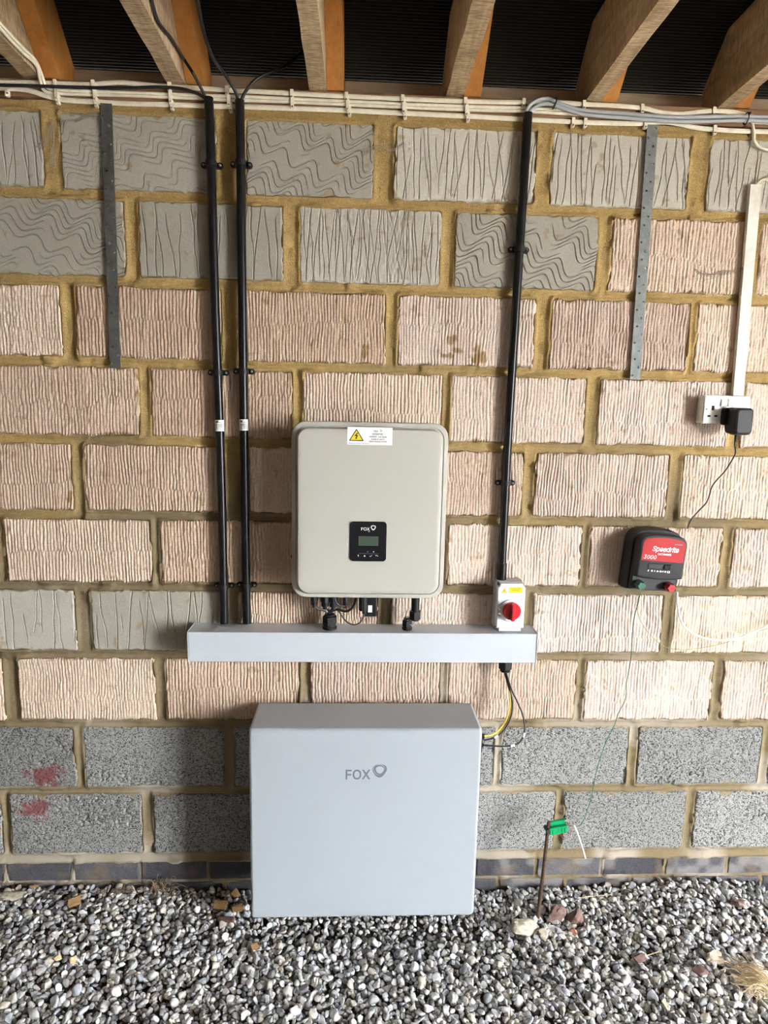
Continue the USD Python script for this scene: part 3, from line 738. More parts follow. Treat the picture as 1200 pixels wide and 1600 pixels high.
part('emblem', plate(swirl(lx(.745), lz(.185), lh * .055, False), yl, yl - .0004), 'print_grey', L, smooth=False)
dp = [at(547, 814.5, IY), at(603, 877, IY)]
d0, d1, dzt, dzb = dp[0][0], dp[1][0], dp[0][2], dp[1][2]
D = part('display_panel', loft([(rrect(d0, d1, dzb, dzt, .010), IY + .002), (rrect(d0, d1, dzb, dzt, .010), IY - .0025), (rrect(d0 + .001, d1 - .001, dzb + .001, dzt - .001, .009), IY - .0032)]), 'black_gloss', inv, label='glossy black display panel')
dw, dh = d1 - d0, dzt - dzb; du = lambda u: d0 + u * dw; dv = lambda v: dzt - v * dh; yd = IY - .0031
part('screen', bx(du(.235), du(.78), yd - .0006, yd + .001, dv(.605), dv(.365), .0002), 'lcd', D, label='dim green liquid crystal screen')
part('lettering', cat(text('FOX', dh * .072, du(.42), dv(.22), yd, bold=True, width=dw * .235), text('ESS', dh * .02, du(.52), dv(.255), yd)), 'print_white', D, smooth=False)
part('emblem', plate(swirl(du(.635), dv(.145), dh * .062, False), yd, yd - .0004), 'print_white', D, smooth=False)
for u, m in ((.49, 'print_grey'), (.655, 'print_white')): part('indicator', plate(Point(du(u), dv(.755)).buffer(dw * .016), yd, yd - .0004), m, D, smooth=False)
part('line', plate(sbox(du(.25), dv(.806), du(.78), dv(.80)), yd, yd - .0003), 'print_grey', D, smooth=False)
ic = lambda pts, u, v, s: affinity.translate(affinity.scale(Polygon(pts), s, s, origin=(0, 0)), du(u), dv(v))
sI = dw * .026
for pl, in ((ic([(-1, .1), (0, 1), (1, .1), (.4, .1), (.4, -1), (-.4, -1), (-.4, .1)], .235, .855, sI),), (ic([(-1, -.9), (1, -.9), (.7, 0), (.2, 1), (-.2, 1), (-.7, 0)], .41, .86, sI),),
            (ic([(-1.4, 0), (-1.1, .3), (-.4, -.3), (1.4, 1), (1.6, .7), (-.4, -.9)], .575, .865, sI),), (ic([(-1.6, .4), (-.8, 1), (-.8, .6), (.8, .6), (1.4, 0), (1.4, -.8), (1, -.8), (1, -.1), (.6, .2), (-.8, .2), (-.8, -.2)], .745, .86, sI),)):
    part('button_icon', plate(pl, yd, yd - .0004), 'print_white', D, smooth=False)
# things that hang out of its underside
zb = iz0 + .016
for px_, y, r, yb in ((491, -.060, .0095, 944.5), (508, -.065, .0115, 947), (521, -.060, .0115, 948), (540, -.060, .008, 945.5)):
    x = at(px_, 940, y)[0]; h = zb - at(px_, yb, y)[2]
    part('cable_connector', cat(cyl((x, y, zb - h / 2), r, h, ch=.001), cyl((x, y, zb - h * .62), r * 1.15, h * .35, n=8, ch=.001), cyl((x, y, zb - h - .004), r * .6, .010)), 'black_plastic', inv)
x = at(649, 950, -.06)[0]; zc = at(649, 968, -.06)[2]
part('cable_gland', cat(cyl((x, -.06, (zb + zc + .02) / 2), .0125, zb - zc - .02), hexnut((x, -.06, zc + .015), .0185, .022), cyl((x, -.06, zc + .002), .013, .008, ch=.002)), 'black_plastic', inv)
x = at(578.5, 950, -.05); zd = at(578, 961, -.05)[2]
dg = part('dongle', bx(x[0] - .020, x[0] + .019, -.068, -.038, zd, zb + .002, .003), 'black_plastic', inv)
part('dongle_label', bx(at(575, 950, -.069)[0], at(581.5, 950, -.069)[0], -.0690, -.0675, at(578, 957, -.069)[2], at(578, 946, -.069)[2], .0002), 'paper', dg)
xq = at(567, 945, -.075)[0]; zq = at(567, 953, -.075)[2]
part('data_plug', cat(cyl((xq, -.078, (zq + zb) / 2), .0125, zb - zq, n=10), cyl((xq + .004, -.082, zq - .003), .006, .012)), 'black_plastic', inv)
part('connector_ring', cyl((at(540, 949, -.06)[0], -.062, at(540, 949, -.06)[2]), .0035, .005), 'red_plastic', inv)


def wire(name, P, r, m, label, category='cable', Y=-.02, group=None, flat=None, k=6, n=8):
    P = P if isinstance(P, np.ndarray) else pix(P, Y)
    return solo(name, tube(spline(P, k), r, n, flat), m, label, category, group, smooth=60)


wire('data_cable', [(569, 954, -.08), (567.5, 965, -.08), (562, 973, -.078), (553, 976, -.072), (544, 973, -.066), (536, 965, -.06), (530, 956, -.055), (521, 951, -.05), (515, 954, -.047)], .0022, 'dark_grey_cable', 'thin dark grey data cable sagging in a loop under the inverter', n=10)
wire('short_cable', [(523, 934, -.07), (525, 941, -.07), (530, 946, -.068), (537, 947, -.064), (540, 944, -.06)], .003, 'black_cable', 'short black cable curling to the small red-ringed connector under the inverter', n=10)
wire('short_cable', [(557, 934, -.075), (554, 944, -.075), (547, 953, -.072), (538, 955, -.066), (528, 952, -.06), (519, 955, -.05), (515, 958, -.046)], .0036, 'black_cable', 'black cable arching from beside the dongle into the large gland on the trunking', n=10)
for a, b, w in ((491, 509, 'leftmost'), (508, 514, 'middle'), (521, 518, 'rightmost')):
    wire('connector_cable', [(a, 944, -.062), (a + (b - a) * .2, 950, -.062), (a + (b - a) * .7, 953, -.055), (b, 956, -.048), (b, 960, -.046)], .003, 'black_cable', f'black cable from the {w} of three connectors under the inverter into the large gland', n=10)
x1_, x2_ = at(649, 968, -.06), at(637, 966, -.05)
wire('link_wire', [(649, 969, -.066), (646, 975, -.066), (641, 976, -.062), (637, 970, -.055), (635, 960, -.058), (638, 952, -.06), (642, 951, -.06)], .0018, 'grey_cable', 'thin wire looping round the small gland on the trunking under the inverter', n=8)

# ------------------------------------------------------------------ BATTERY
BY = -.195
b0, b1 = (at(389, 1160, BY)[0] + at(390.5, 1400, BY)[0]) / 2, (at(753, 1150, BY)[0] + at(743, 1400, BY)[0]) / 2
bz1, bz0 = at(570, 1140, BY)[2], at(570, 1434.5, BY)[2]
bat = thing('battery', 'large pale grey battery cabinet mounted low on the wall just above the gravel', 'battery', ((b0 + b1) / 2, 0, bz0))


def rr_yz(x, d, r=.012):                    # section of the casing at x
    q = rrect(BY + d, -.018 - d * .3, bz0 + d, bz1 - d, r, 6); return np.c_[np.full(len(q), x), q]


secs = [(b0, .010), (b0 + .0015, .0045), (b0 + .005, .0015), (b0 + .010, 0), (b1 - .010, 0), (b1 - .005, .0015), (b1 - .0015, .0045), (b1, .010)]
Vb = np.vstack([rr_yz(x, d) for x, d in secs]); nb = 28; ii = np.arange(nb); jj = (ii + 1) % nb; Fb = []
for k in range(len(secs) - 1):
    a, b = k * nb, (k + 1) * nb; Fb += [np.c_[a + ii, b + jj, a + jj], np.c_[a + ii, b + ii, b + jj]]
Vb = np.vstack([Vb, Vb[:nb].mean(0), Vb[-nb:].mean(0)]); cN = len(Vb)
Fb = np.vstack(Fb + [np.c_[np.full(nb, cN - 2), ii, jj], np.c_[np.full(nb, cN - 1), (len(secs) - 1) * nb + jj, (len(secs) - 1) * nb + ii]])
mb = trimesh.Trimesh(Vb, Fb, process=False); mb.fix_normals()
part('casing', mb, 'battery_grey', bat, smooth=50)
part('wall_bracket', bx(b0 + .06, b1 - .06, -.020, -.001, bz0 + .1, bz1 - .08, .002), 'galvanised', bat)
lg = at(571, 1210, BY); s_ = at(579, 1200, BY)[0] - at(540, 1200, BY)[0]
part('lettering', text('FOX', at(540, 1203, BY)[2] - at(540, 1217.3, BY)[2], (at(540, 1210, BY)[0] + at(578.5, 1210, BY)[0]) / 2, at(560, 1217.3, BY)[2], BY + .0001, bold=True, width=at(578.5, 1210, BY)[0] - at(540, 1210, BY)[0]), 'print_grey', bat, smooth=False)
part('lettering', text('E S S', at(570, 1219, BY)[2] - at(570, 1224, BY)[2], at(571.8, 1210, BY)[0], at(570, 1224, BY)[2], BY + .0001, width=at(579, 1210, BY)[0] - at(565, 1210, BY)[0]), 'print_pale_grey', bat, smooth=False)
ec = at(593, 1203.5, BY)
part('emblem', plate(swirl(ec[0], ec[2], .0208), BY + .0001, BY - .0003), 'print_grey', bat, smooth=False)
zc0, zc1 = at(757, 1170, -.12)[2], at(757, 1143, -.12)[2]
sp = part('side_connector', bx(b1 - .002, b1 + .012, -.145, -.07, zc0, zc1, .002), 'black_plastic', bat)
part('socket', cat(cyl((b1 + .014, -.12, at(758, 1151, -.12)[2]), .009, .014, 'x'), cyl((b1 + .014, -.12, at(758, 1164, -.12)[2]), .006, .014, 'x')), 'black_plastic', sp)
part('side_latch', cat(cyl((b0 - .004, -.12, at(386, 1170, -.12)[2]), .009, .012, 'x')), 'black_plastic', bat)
wire('earth_cable', [(791, 1048, -.045), (795, 1070, -.052), (797, 1098, -.068), (792, 1122, -.085), (780, 1140, -.1), (768, 1148, -.112), (755, 1150, -.12)], .0020, 'earth_yellow', 'yellow and green earth cable curving from the trunking gland to the battery side', n=10)
wire('power_cable', [(788, 1048, -.045), (796, 1076, -.055), (801, 1100, -.068), (797, 1124, -.085), (785, 1144, -.1), (772, 1153, -.112), (756, 1157, -.12)], .003, 'black_cable', 'black cable close behind the earth cable, running to the upper battery socket', n=10)
wire('power_cable', [(787.5, 1048, -.04), (795, 1076, -.05), (799, 1102, -.062), (793, 1126, -.08), (780, 1142, -.095), (768, 1149, -.108), (756, 1151, -.118)], .0022, 'orange_wire', 'thin orange-brown wire among the cables curving to the battery side', n=8)
wire('data_cable', [(790, 1048, -.05), (799, 1076, -.06), (809, 1098, -.07), (817, 1118, -.085), (820, 1140, -.1), (815, 1156, -.11), (804, 1164, -.115), (785, 1166, -.12), (756, 1164.5, -.12)], .0026, 'black_cable', 'black cable bowing widest to the right before the lower battery socket', n=10)
for (a, b), w in ((((771, 1153.5, -.113), (777, 1149.5, -.109)), 'power_sleeve'),):
    pass
for P, lab in (([(772, 1152.5, -.1125), (777.5, 1149.2, -.1085)], 'white marker sleeve on the black cable near the upper battery socket'), ([(819.6, 1145, -.103), (817.4, 1152, -.108)], 'white marker sleeve on the outer black cable at its bend'), ([(798, 1165.6, -.117), (804, 1164, -.115)], 'white marker sleeve on the outer black cable near the lower socket')):
    solo('marker_sleeve', tube(pix(P, 0), .0040, 10), 'paper', lab, 'cable sleeve')

# ------------------------------------------------------------------ BLACK CONDUITS
PY = -.019; PR = .0125


def conduit(P, clips, label, sticker=None, r=PR, bumpy=False, cup=None, zend=None):
    c = pix(P, PY); c = spline(c, 10)
    t = thing('conduit', label, 'conduit', c[-1])
    rr = r + (.0006 * np.sin(np.arange(len(c)) * 2.2) if bumpy else 0)
    V, F = tube(c, rr, 20)
    part('pipe', (V, F), 'pipe_black', t, smooth=50)
    at_y = lambda yy: at(*[(np.interp(yy, [q[1] for q in P], [q[0] for q in P])), yy], PY)
    for yy in clips:
        o = at_y(yy); a = np.linspace(-.15, math.pi + .15, 14)
        band = [(o[0] + (r + .0005) * math.cos(q), PY - (r + .0005) * math.sin(q)) for q in a]
        bo = [(o[0] + (r + .0028) * math.cos(q), PY - (r + .0028) * math.sin(q)) for q in a]
        s = part('saddle_clip', moved((lambda m: (np.c_[np.array(m.vertices)[:, 0], np.array(m.vertices)[:, 1], np.array(m.vertices)[:, 2]], np.array(m.faces)))(trimesh.creation.extrude_polygon(Polygon(bo + band[::-1]), .015, engine='earcut')), (0, 0, o[2] - .0075)), 'black_plastic', t)
        for sx in (-1, 1):
            lug = unary_union([Point(o[0] + sx * .0225, o[2]).buffer(.0082), sbox(min(o[0] + sx * .0115, o[0] + sx * .0225), o[2] - .0075, max(o[0] + sx * .0115, o[0] + sx * .0225), o[2] + .0075)])
            part('lug', cat(plate(lug, -.001, -.008), cyl((o[0] + sx * .0225, -.009, o[2]), .0065, .004, 'y')), 'black_plastic', s)
            part('screw', cat(trimesh.Trimesh(*cyl((o[0] + sx * .0230, -.012, o[2]), .0036, .004, 'y', 12, .0015))), 'steel', s)
    if sticker:
        o = at_y(sticker); n = 20; zz = .0165
        s = part('sticker', tube([(o[0] - .0004, PY, o[2] + zz), (o[0] + .0004, PY, o[2] - zz)], r + .0006, n), 'paper', t, smooth=50, label='white printed sticker wrapped round the pipe')
        lines = [tube([(o[0] + (r + .0008) * math.sin(q) + dxx, PY - (r + .0008) * math.cos(q), o[2] + zc_) for q in np.linspace(-.75, .75, 8)], .0007, 5) for zc_, dxx in ((.008, 0), (.003, 0), (-.001, 0), (-.005, 0), (-.009, 0))]
        lines += [tube([(o[0] + (r + .0008) * math.sin(q), PY - (r + .0008) * math.cos(q), o[2] + .0115) for q in np.linspace(-.6, -.1, 5)], .0018, 5)]
        part('print', cat(*lines), 'print_black', s)
    if cup: part('coupling', tube(pix(cup, PY), r + .0025, 20), 'pipe_black', t, smooth=50)
    return t


zt_ = at(350, 976, PY)
conduit([(326, 153), (328, 200), (331, 300), (334.5, 420), (338, 530), (343, 660), (347, 800), (350.5, 973.5)], (256, 582, 916), 'leftmost black conduit pipe, glossy, with a white sticker, running down into the trunking', 665)
conduit([(374.5, 157), (376, 255), (378, 420), (381, 660), (383, 800), (386, 973.5)], (255, 580, 915), 'second black conduit pipe from the left, matt, with a white sticker', 664)
conduit([(825, 177), (817.5, 300), (810.5, 410), (800, 580), (793, 700), (784, 890)], (389, 755), 'black conduit pipe to the right of the inverter, ending in the isolator switch', None, cup=[(784.6, 880), (783.2, 907)])

# ------------------------------------------------------------------ ISOLATOR SWITCH
SY = -.072
sx0, sx1 = at(777, 945, SY)[0], at(820.5, 945, SY)[0]; sz1, sz0 = at(798, 912, SY)[2], tz1 + .0005
iso = thing('isolator_switch', 'grey and white isolator switch box with a red rotary knob standing on the trunking', 'switch', ((sx0 + sx1) / 2, 0, sz0))
part('base', bx(sx0, sx1, -.046, -.002, sz0, sz1, .004), 'switch_grey', iso)
sw, sh = sx1 - sx0, sz1 - sz0
nt = .009
cover = sbox(sx0 + .001, sz0 + .001, sx1 - .001, sz1 - .001)
for qx, qz in ((sx0, sz1), (sx0, sz0), (sx1, sz1), (sx1, sz0)): cover = cover.difference(sbox(qx - nt, qz - nt * 1.3, qx + nt, qz + nt * 1.3))
part('cover', cat(plate(cover, -.046, SY + .001), plate(cover.buffer(-.0015), SY + .0012, SY)), 'switch_white', iso, smooth=False)
for qx in (sx0 + .005, sx1 - .005):
    for qz in (sz0 + .007, sz1 - .007): part('corner_screw', cyl((qx, -.05, qz), .0036, .010, 'y'), 'steel' if False else 'print_grey', iso)
kc = at(799, 954, SY - .006); dc = at(797, 953.5, SY)
dial = part('dial', cat(cyl((dc[0], SY - .003, dc[2]), .035 * .98, .008, 'y', 40, .002), *[bx(dc[0] - .037, dc[0] - .029, SY - .007, SY, dc[2] + q - .003, dc[2] + q + .003, .001) for q in (-.008, .008)]), 'switch_white', iso)
knob = part('knob', cat(cyl((kc[0], SY - .012, kc[2]), .0268, .014, 'y', 40, .002)), 'red_plastic', iso, label='round red knob with an upright grip')
part('grip', bx(kc[0] - .0062, kc[0] + .0062, SY - .034, SY - .018, kc[2] - .0258, kc[2] + .0258, .003), 'red_plastic', knob)
for q in range(9):
    a = math.radians(-60 + q * 24); part('dial_mark', bx(dc[0] + .0415 * math.cos(a) - .0016, dc[0] + .0415 * math.cos(a) + .0016, SY - .0005, SY + .0003, dc[2] + .0415 * math.sin(a) - .0006, dc[2] + .0415 * math.sin(a) + .0006, .0001), 'print_grey', iso, smooth=False) if dc[0] + .0415 * math.cos(a) < sx1 - .003 else None
l0, l1 = at(781.5, 915.5, SY), at(819, 927, SY)
lab = part('warning_label', bx(l0[0], min(l1[0], sx1 - .002), SY - .0006, SY + .0004, l1[2], l0[2], .0002), 'paper', iso, label='white sticker with a yellow warning strip')
warning_triangle(lab, at(788, 920, SY)[0], at(788, 926, SY)[2], .016, .0135, SY - .0005)
y0_, y1_ = at(795, 917, SY), at(816, 926.5, SY)
st = part('yellow_strip', bx(y0_[0], y1_[0], SY - .0010, SY - .0004, y1_[2], y0_[2], .0001), 'warning_yellow', lab)
part('lettering', cat(text('AC ISOLATOR', .0030, (y0_[0] + y1_[0]) / 2, y0_[2] - .0070, SY - .001, width=.030), text('INVERTER', .0028, (y0_[0] + y1_[0]) / 2, y0_[2] - .0125, SY - .001, width=.02)), 'print_black', st, smooth=False)

# ------------------------------------------------------------------ FENCE ENERGISER
EY = -.095
ec = at(1034, 882, EY); TH = math.radians(-3.6)     # leans a little: its foot lies to the left
Er = rot([0, 1, 0], -TH)
en = thing('fence_energiser', 'charcoal electric fence energiser with a red label and two terminals hanging on the wall', 'energiser', (ec[0], 0, ec[2] - .1))
EW, EH = .142, .178
E_ = lambda m: moved(moved(m, (0, 0, 0), Er), (ec[0], 0, ec[2]))


def arch(x0, x1, z0, z1, rise, r=.012, drop=0, n=9):          # rounded panel whose top is bowed up (and whose foot bows down by drop)
    t = np.linspace(-1, 1, n * 2 + 1); hw = (x1 - x0) / 2; c = (x0 + x1) / 2
    topz = lambda u: z1 - rise * u * u - np.where(np.abs(u) > 1 - r / hw, r * (1 - np.sqrt(np.clip(1 - ((np.abs(u) - 1 + r / hw) / (r / hw)) ** 2, 0, 1))), 0)
    tt = np.sin(t * np.pi / 2)
    up = np.c_[c + hw * tt, topz(tt)]; lo = np.c_[c + hw * tt, z0 - drop * (1 - tt ** 2)]
    return np.vstack([lo, up[::-1]])


part('back_case', E_(loft([(arch(-.083, .080, -.090, .098, .012, .03), -.003), (arch(-.085, .081, -.092, .100, .012, .03), -.008), (arch(-.083, .079, -.091, .099, .012, .03), -.048), (arch(-.079, .076, -.090, .097, .012, .028), -.056)])), 'charcoal', en, smooth=40)
part('lower_front', E_(loft([(arch(-.074, .066, -.088, .0, 0, .006), -.05), (arch(-.074, .066, -.088, .0, 0, .006), -.068), (arch(-.071, .063, -.085, .0, 0, .006), -.072)])), 'charcoal_light', en, smooth=40)
fcv = part('front_cover', E_(loft([(arch(-.073, .072, -.043, .090, .010, .016, .006), -.05), (arch(-.073, .072, -.043, .090, .010, .016, .006), EY + .010), (arch(-.070, .069, -.040, .087, .010, .015, .006), EY + .002), (arch(-.066, .065, -.036, .083, .010, .013, .005), EY)])), 'charcoal', en, smooth=40)
rl = part('label', E_(loft([(arch(-.065, .064, .009, .081, .008, .012), EY + .001), (arch(-.065, .064, .009, .081, .008, .012), EY - .0008)])), 'red_label', fcv, smooth=40, label='red label with white lettering')
ye = EY - .0007
part('lettering', E_(cat(text('Speedrite', .0150, .004, .0395, ye, bold=True, shear=.22, width=.080), text('DATAMARS', .0056, .004, .0285, ye, bold=True, width=.040))), 'print_white', rl, smooth=False)
part('lettering', E_(text('3000', .0115, -.040, .0148, ye, shear=.2, width=.038)), 'print_white', rl, smooth=False)
part('tag', E_(bx(.030, .054, ye - .0006, ye + .0004, .0615, .0650, .0002)), 'print_grey', rl)
part('slider_track', E_(cat(bx(-.042, .032, EY - .0015, EY + .002, -.016, .002, .003))), 'print_black', fcv)
part('slider_recess', E_(bx(-.038, .004, EY - .0022, EY - .001, -.0135, -.0005, .002)), 'charcoal_light', fcv)
part('slider_knob', E_(cat(bx(.006, .028, EY - .006, EY - .001, -.0145, .001, .002), *[bx(.010 + .004 * q, .0115 + .004 * q, EY - .0072, EY - .005, -.0135, 0, .0005) for q in range(4)])), 'charcoal', fcv)
icn = [sbox(-.040, -.024, -.037, -.019), Point(-.027, -.0215).buffer(.0026).difference(Point(-.027, -.0215).buffer(.0012)), sbox(-.0205, -.0235, -.0175, -.0190), Polygon([(-.013, -.024), (-.006, -.024), (-.0075, -.020), (-.011, -.0185)]),
       Polygon([(-.004, -.024), (.003, -.024), (.0015, -.0195), (-.002, -.0185)]), sbox(.005, -.0235, .009, -.0195), Polygon([(.011, -.024), (.0165, -.0235), (.016, -.0185), (.012, -.0195)]), sbox(.020, -.0245, .028, -.0185).difference(sbox(.0215, -.0232, .0265, -.0198))]
part('symbol', E_(plate(unary_union(icn), EY + .0002, EY - .0004)), 'print_white', fcv, smooth=False)


def terminal(x, z, m, name):
    P = [(x + .0125 * (1 + .10 * math.cos(6 * a)) * math.cos(a), z + .0125 * (1 + .10 * math.cos(6 * a)) * math.sin(a)) for a in np.linspace(0, 2 * np.pi, 48, endpoint=False)]
    P = np.array(P); c = np.array([x, z])
    t = part(name, E_(loft([(c + (P - c) * .85, -.070), (P, -.076), (P, -.094), (c + (P - c) * .86, -.099)])), m, en, smooth=40, label=f'{"green" if "green" in m else "red"} screw terminal')
    part('terminal_base', E_(cyl((x, -.072, z), .0145, .006, 'y')), 'charcoal', t)


terminal(-.052, -.070, 'green_terminal', 'terminal'); terminal(.040, -.070, 'red_plastic', 'terminal')
wire('earth_wire', [(1001, 925, -.09), (997, 942, -.075), (991, 965, -.055), (988, 990, -.045), (987, 1015, -.04), (984, 1040, -.035), (979, 1066, -.03), (977, 1092, -.03), (966, 1115, -.03), (960, 1133, -.03), (950, 1152, -.03), (940, 1178, -.032), (932, 1205, -.035), (927, 1230, -.04), (921, 1256, -.045), (911, 1283, -.05), (903, 1291, -.055), (893, 1290, -.06), (880, 1288, -.066)], .0013, 'green_wire', 'thin green earth wire trailing down the wall from the energiser to the iron stake', 'wire')
wire('thin_wire', RIGHT(pix([(1001, 925, -.092), (995, 944, -.07), (999, 965, -.05), (1008, 982, -.04), (1022, 998, -.035), (1040, 1011, -.03), (1064, 1015, -.03), (1090, 1013, -.03), (1118, 1008, -.03), (1140, 1002, -.03), (1165, 992, -.028), (1200, 982, -.028), (1230, 975, -.028)], 0), 2.6), .0010, 'earth_olive', 'hair-thin yellow-green wire sagging away from the green terminal to the right', 'wire')
wire('fence_cable', RIGHT(pix([(1058, 925, -.09), (1059, 945, -.075), (1063, 967, -.055), (1073, 983, -.045), (1092, 994, -.04), (1118, 1000, -.038), (1148, 999, -.035), (1172, 990, -.035), (1205, 975, -.035), (1240, 958, -.035)], 0), 2.6), .0032, 'print_white', 'white insulated cable hanging in a curve from the red terminal to the right', 'cable', n=10)

# ------------------------------------------------------------------ SOCKET, PLUG, MINI TRUNKING
OY = -.042
ox0, ox1, oz1, oz0 = at(1099, 640, OY)[0], at(1172, 640, OY)[0], at(1135, 618, OY)[2], at(1135, 662.5, OY)[2]
so = thing('wall_socket', 'dirty white double mains socket with its left outlet free', 'socket', ((ox0 + ox1) / 2, 0, oz0))
part('back_box', bx(ox0 + .001, ox1 - .001, OY + .010, -.001, oz0 + .001, oz1 - .001, .003), 'socket_white', so)
part('faceplate', loft([(rrect(ox0, ox1, oz0, oz1, .004), OY + .010), (rrect(ox0, ox1, oz0, oz1, .004), OY + .003), (rrect(ox0 + .003, ox1 - .003, oz0 + .003, oz1 - .003, .004), OY)]), 'socket_white', so)
for a, b, c_, d in ((1112.4, 634, 1115.8, 641), (1105.5, 648.5, 1110, 651.5), (1116.2, 648.5, 1120.7, 651.5)):
    p, q = at(a, b, OY), at(c_, d, OY); part('pin_hole', bx(p[0], q[0], OY - .0003, OY + .002, q[2], p[2], .0001), 'hole_dark', so)
p = at(1104, 639, OY); part('screw', cyl((p[0], OY - .0005, p[2]), .0030, .003, 'y', 12), 'print_pale_grey', so)
for a in (1127, 1137.5):
    p, q = at(a, 623.5, OY), at(a + 8.5, 635, OY); part('rocker_switch', moved(bx(p[0], q[0], -.004, .003, q[2], p[2], .001), (0, OY, 0)), 'socket_white', so)
pl = thing('plug', 'black plug-in power adaptor in the right outlet of the socket', 'plug', at(1158, 658, OY))
a0, a1, c1, c0 = at(1146, 650, -.085)[0], at(1175, 650, -.085)[0], at(1160, 637, -.085)[2], at(1160, 680, -.085)[2]
part('body', loft([(rrect(a0 + .002, a1 - .002, c0 + .014, c1 - .002, .010), OY + .0005), (rrect(a0, a1, c0 + .004, c1, .011), OY - .006), (rrect(a0, a1, c0, c1, .012), OY - .03), (rrect(a0 + .001, a1 - .001, c0 + .001, c1 - .001, .012), OY - .049), (rrect(a0 + .003, a1 - .003, c0 + .003, c1 - .003, .010), OY - .053), (rrect(a0 + .007, a1 - .007, c0 + .007, c1 - .007, .008), OY - .055), (rrect(a0 + .009, a1 - .009, c0 + .009, c1 - .009, .007), OY - .055)]), 'black_plastic', pl, smooth=28)
part('plug_cheek', loft([(rrect(a0 - .013, a0 + .02, c0 + .028, c1 - .001, .009), OY + .0005), (rrect(a0 - .013, a0 + .02, c0 + .028, c1 - .001, .009), OY - .012), (rrect(a0 - .009, a0 + .02, c0 + .032, c1 - .004, .008), OY - .016)]), 'black_plastic', pl, smooth=50)
zk = (a0 + a1) / 2 - .003
part('strain_relief', tube([(zk, OY - .026, c0 + .004), (zk, OY - .026, c0 - .010), (zk - .001, OY - .025, c0 - .022)], np.array([.0052, .0045, .003]), 12), 'black_plastic', pl)
wire('power_lead', np.vstack([[(zk - .0006, OY - .0255, c0 - .014), (zk - .0012, OY - .025, c0 - .026)], pix([(1149, 708, -.05), (1142, 722, -.042), (1132, 737, -.036), (1120, 750, -.034), (1112, 761, -.034), (1109, 772, -.034), (1104, 785, -.034), (1093, 797, -.034), (1083, 808, -.036), (1077, 818, -.04), (1074, 826, -.045)], 0)]), .0021, 'black_cable', 'thin black lead hanging from the plug down to the energiser', 'cable')
q0, q1 = at(1181.5, 288, -.016), at(1153.5, 618, -.016); hw = .0150
mt = thing('mini_trunking', 'narrow dirty white cable trunking running down the wall into the socket', 'trunking', (q1[0], 0, q1[2]))


def slant(x0, x1, y0, y1, ch=.001):
    P = np.array([(q[0] + s, y, q[2]) for q in (q0, q1) for s in (x0, x1) for y in (y0, y1)]); return m3.Manifold.hull_points(P)


part('base', slant(-hw, hw, -.012, -.001), 'dirty_white', mt)
part('cover', slant(-hw - .001, hw + .001, -.0165, -.0115), 'dirty_white', mt)
wire('flex_cable', RIGHT(pix([(1172, 186, -.014), (1176, 196, -.014), (1178, 209, -.012), (1178, 219, -.012), (1183, 227, -.012), (1193, 233, -.012), (1215, 235, -.012)], 0), 2.2), .0042, 'white_cable', 'white cable dropping out of the bundle and bending right at the wall top', 'cable', n=10)
wire('flex_cable', RIGHT(pix([(1180, 296, -.008), (1182, 289, -.010), (1187, 284, -.013), (1195, 281, -.014), (1215, 279, -.014)], 0), 2.2), .0040, 'white_cable', 'short white cable curving into the top of the narrow trunking', 'cable', n=10)

# ------------------------------------------------------------------ GALVANISED STRAPS
def strap(p0, p1, w, label, seed, m='galvanised'):
    a, b = at(*p0, -.004), at(*p1, -.004); L_ = np.hypot(a[0] - b[0], a[2] - b[2]); u = np.array([a[0] - b[0], a[2] - b[2]]) / L_; nrm = np.array([-u[1], u[0]]) * -1
    o = np.array([b[0], b[2]]); P = lambda s, t: tuple(o + u * s + nrm * t)
    poly = Polygon([P(0, -w / 2), P(0, w / 2), P(L_, w / 2), P(L_, -w / 2)])
    k = 0; s = .012
    holes = []
    while s < L_ - .01:
        holes.append(Point(*P(s, (.3 if k % 2 else -.3) * w * (1 if k % 4 < 2 else .55))).buffer(.0030, 5)); s += .0235; k += 1
    t = thing('restraint_strap', label, 'strap', (o[0], 0, o[1]))
    part('plate', plate(poly.difference(unary_union(holes)), -.0065, -.0095), m, t, smooth=False)
    for h in (holes[1], holes[len(holes) // 2], holes[-2]):
        c = h.centroid; part('screw', cyl((c.x, -.008, c.y), .0042, .008, 'y', 12), 'galvanised', t)


strap((167, 163), (181, 575), .030, 'dark galvanised steel strap with small holes, left of the conduits', 1, 'dull_galvanised')
strap((1018.5, 196), (991, 593), .031, 'grey galvanised steel strap with small holes, right of the inverter', 2)
p = at(918, 577, 0); nl_ = thing('nail', 'rusty nail head sticking out of the mortar left of the right-hand strap', 'nail', p)
part('shank', cyl((p[0], -.008, p[2]), .0022, .020, 'y', 10), 'rust', nl_); part('head', cyl((p[0], -.019, p[2]), .005, .003, 'y', 14), 'rust', nl_)

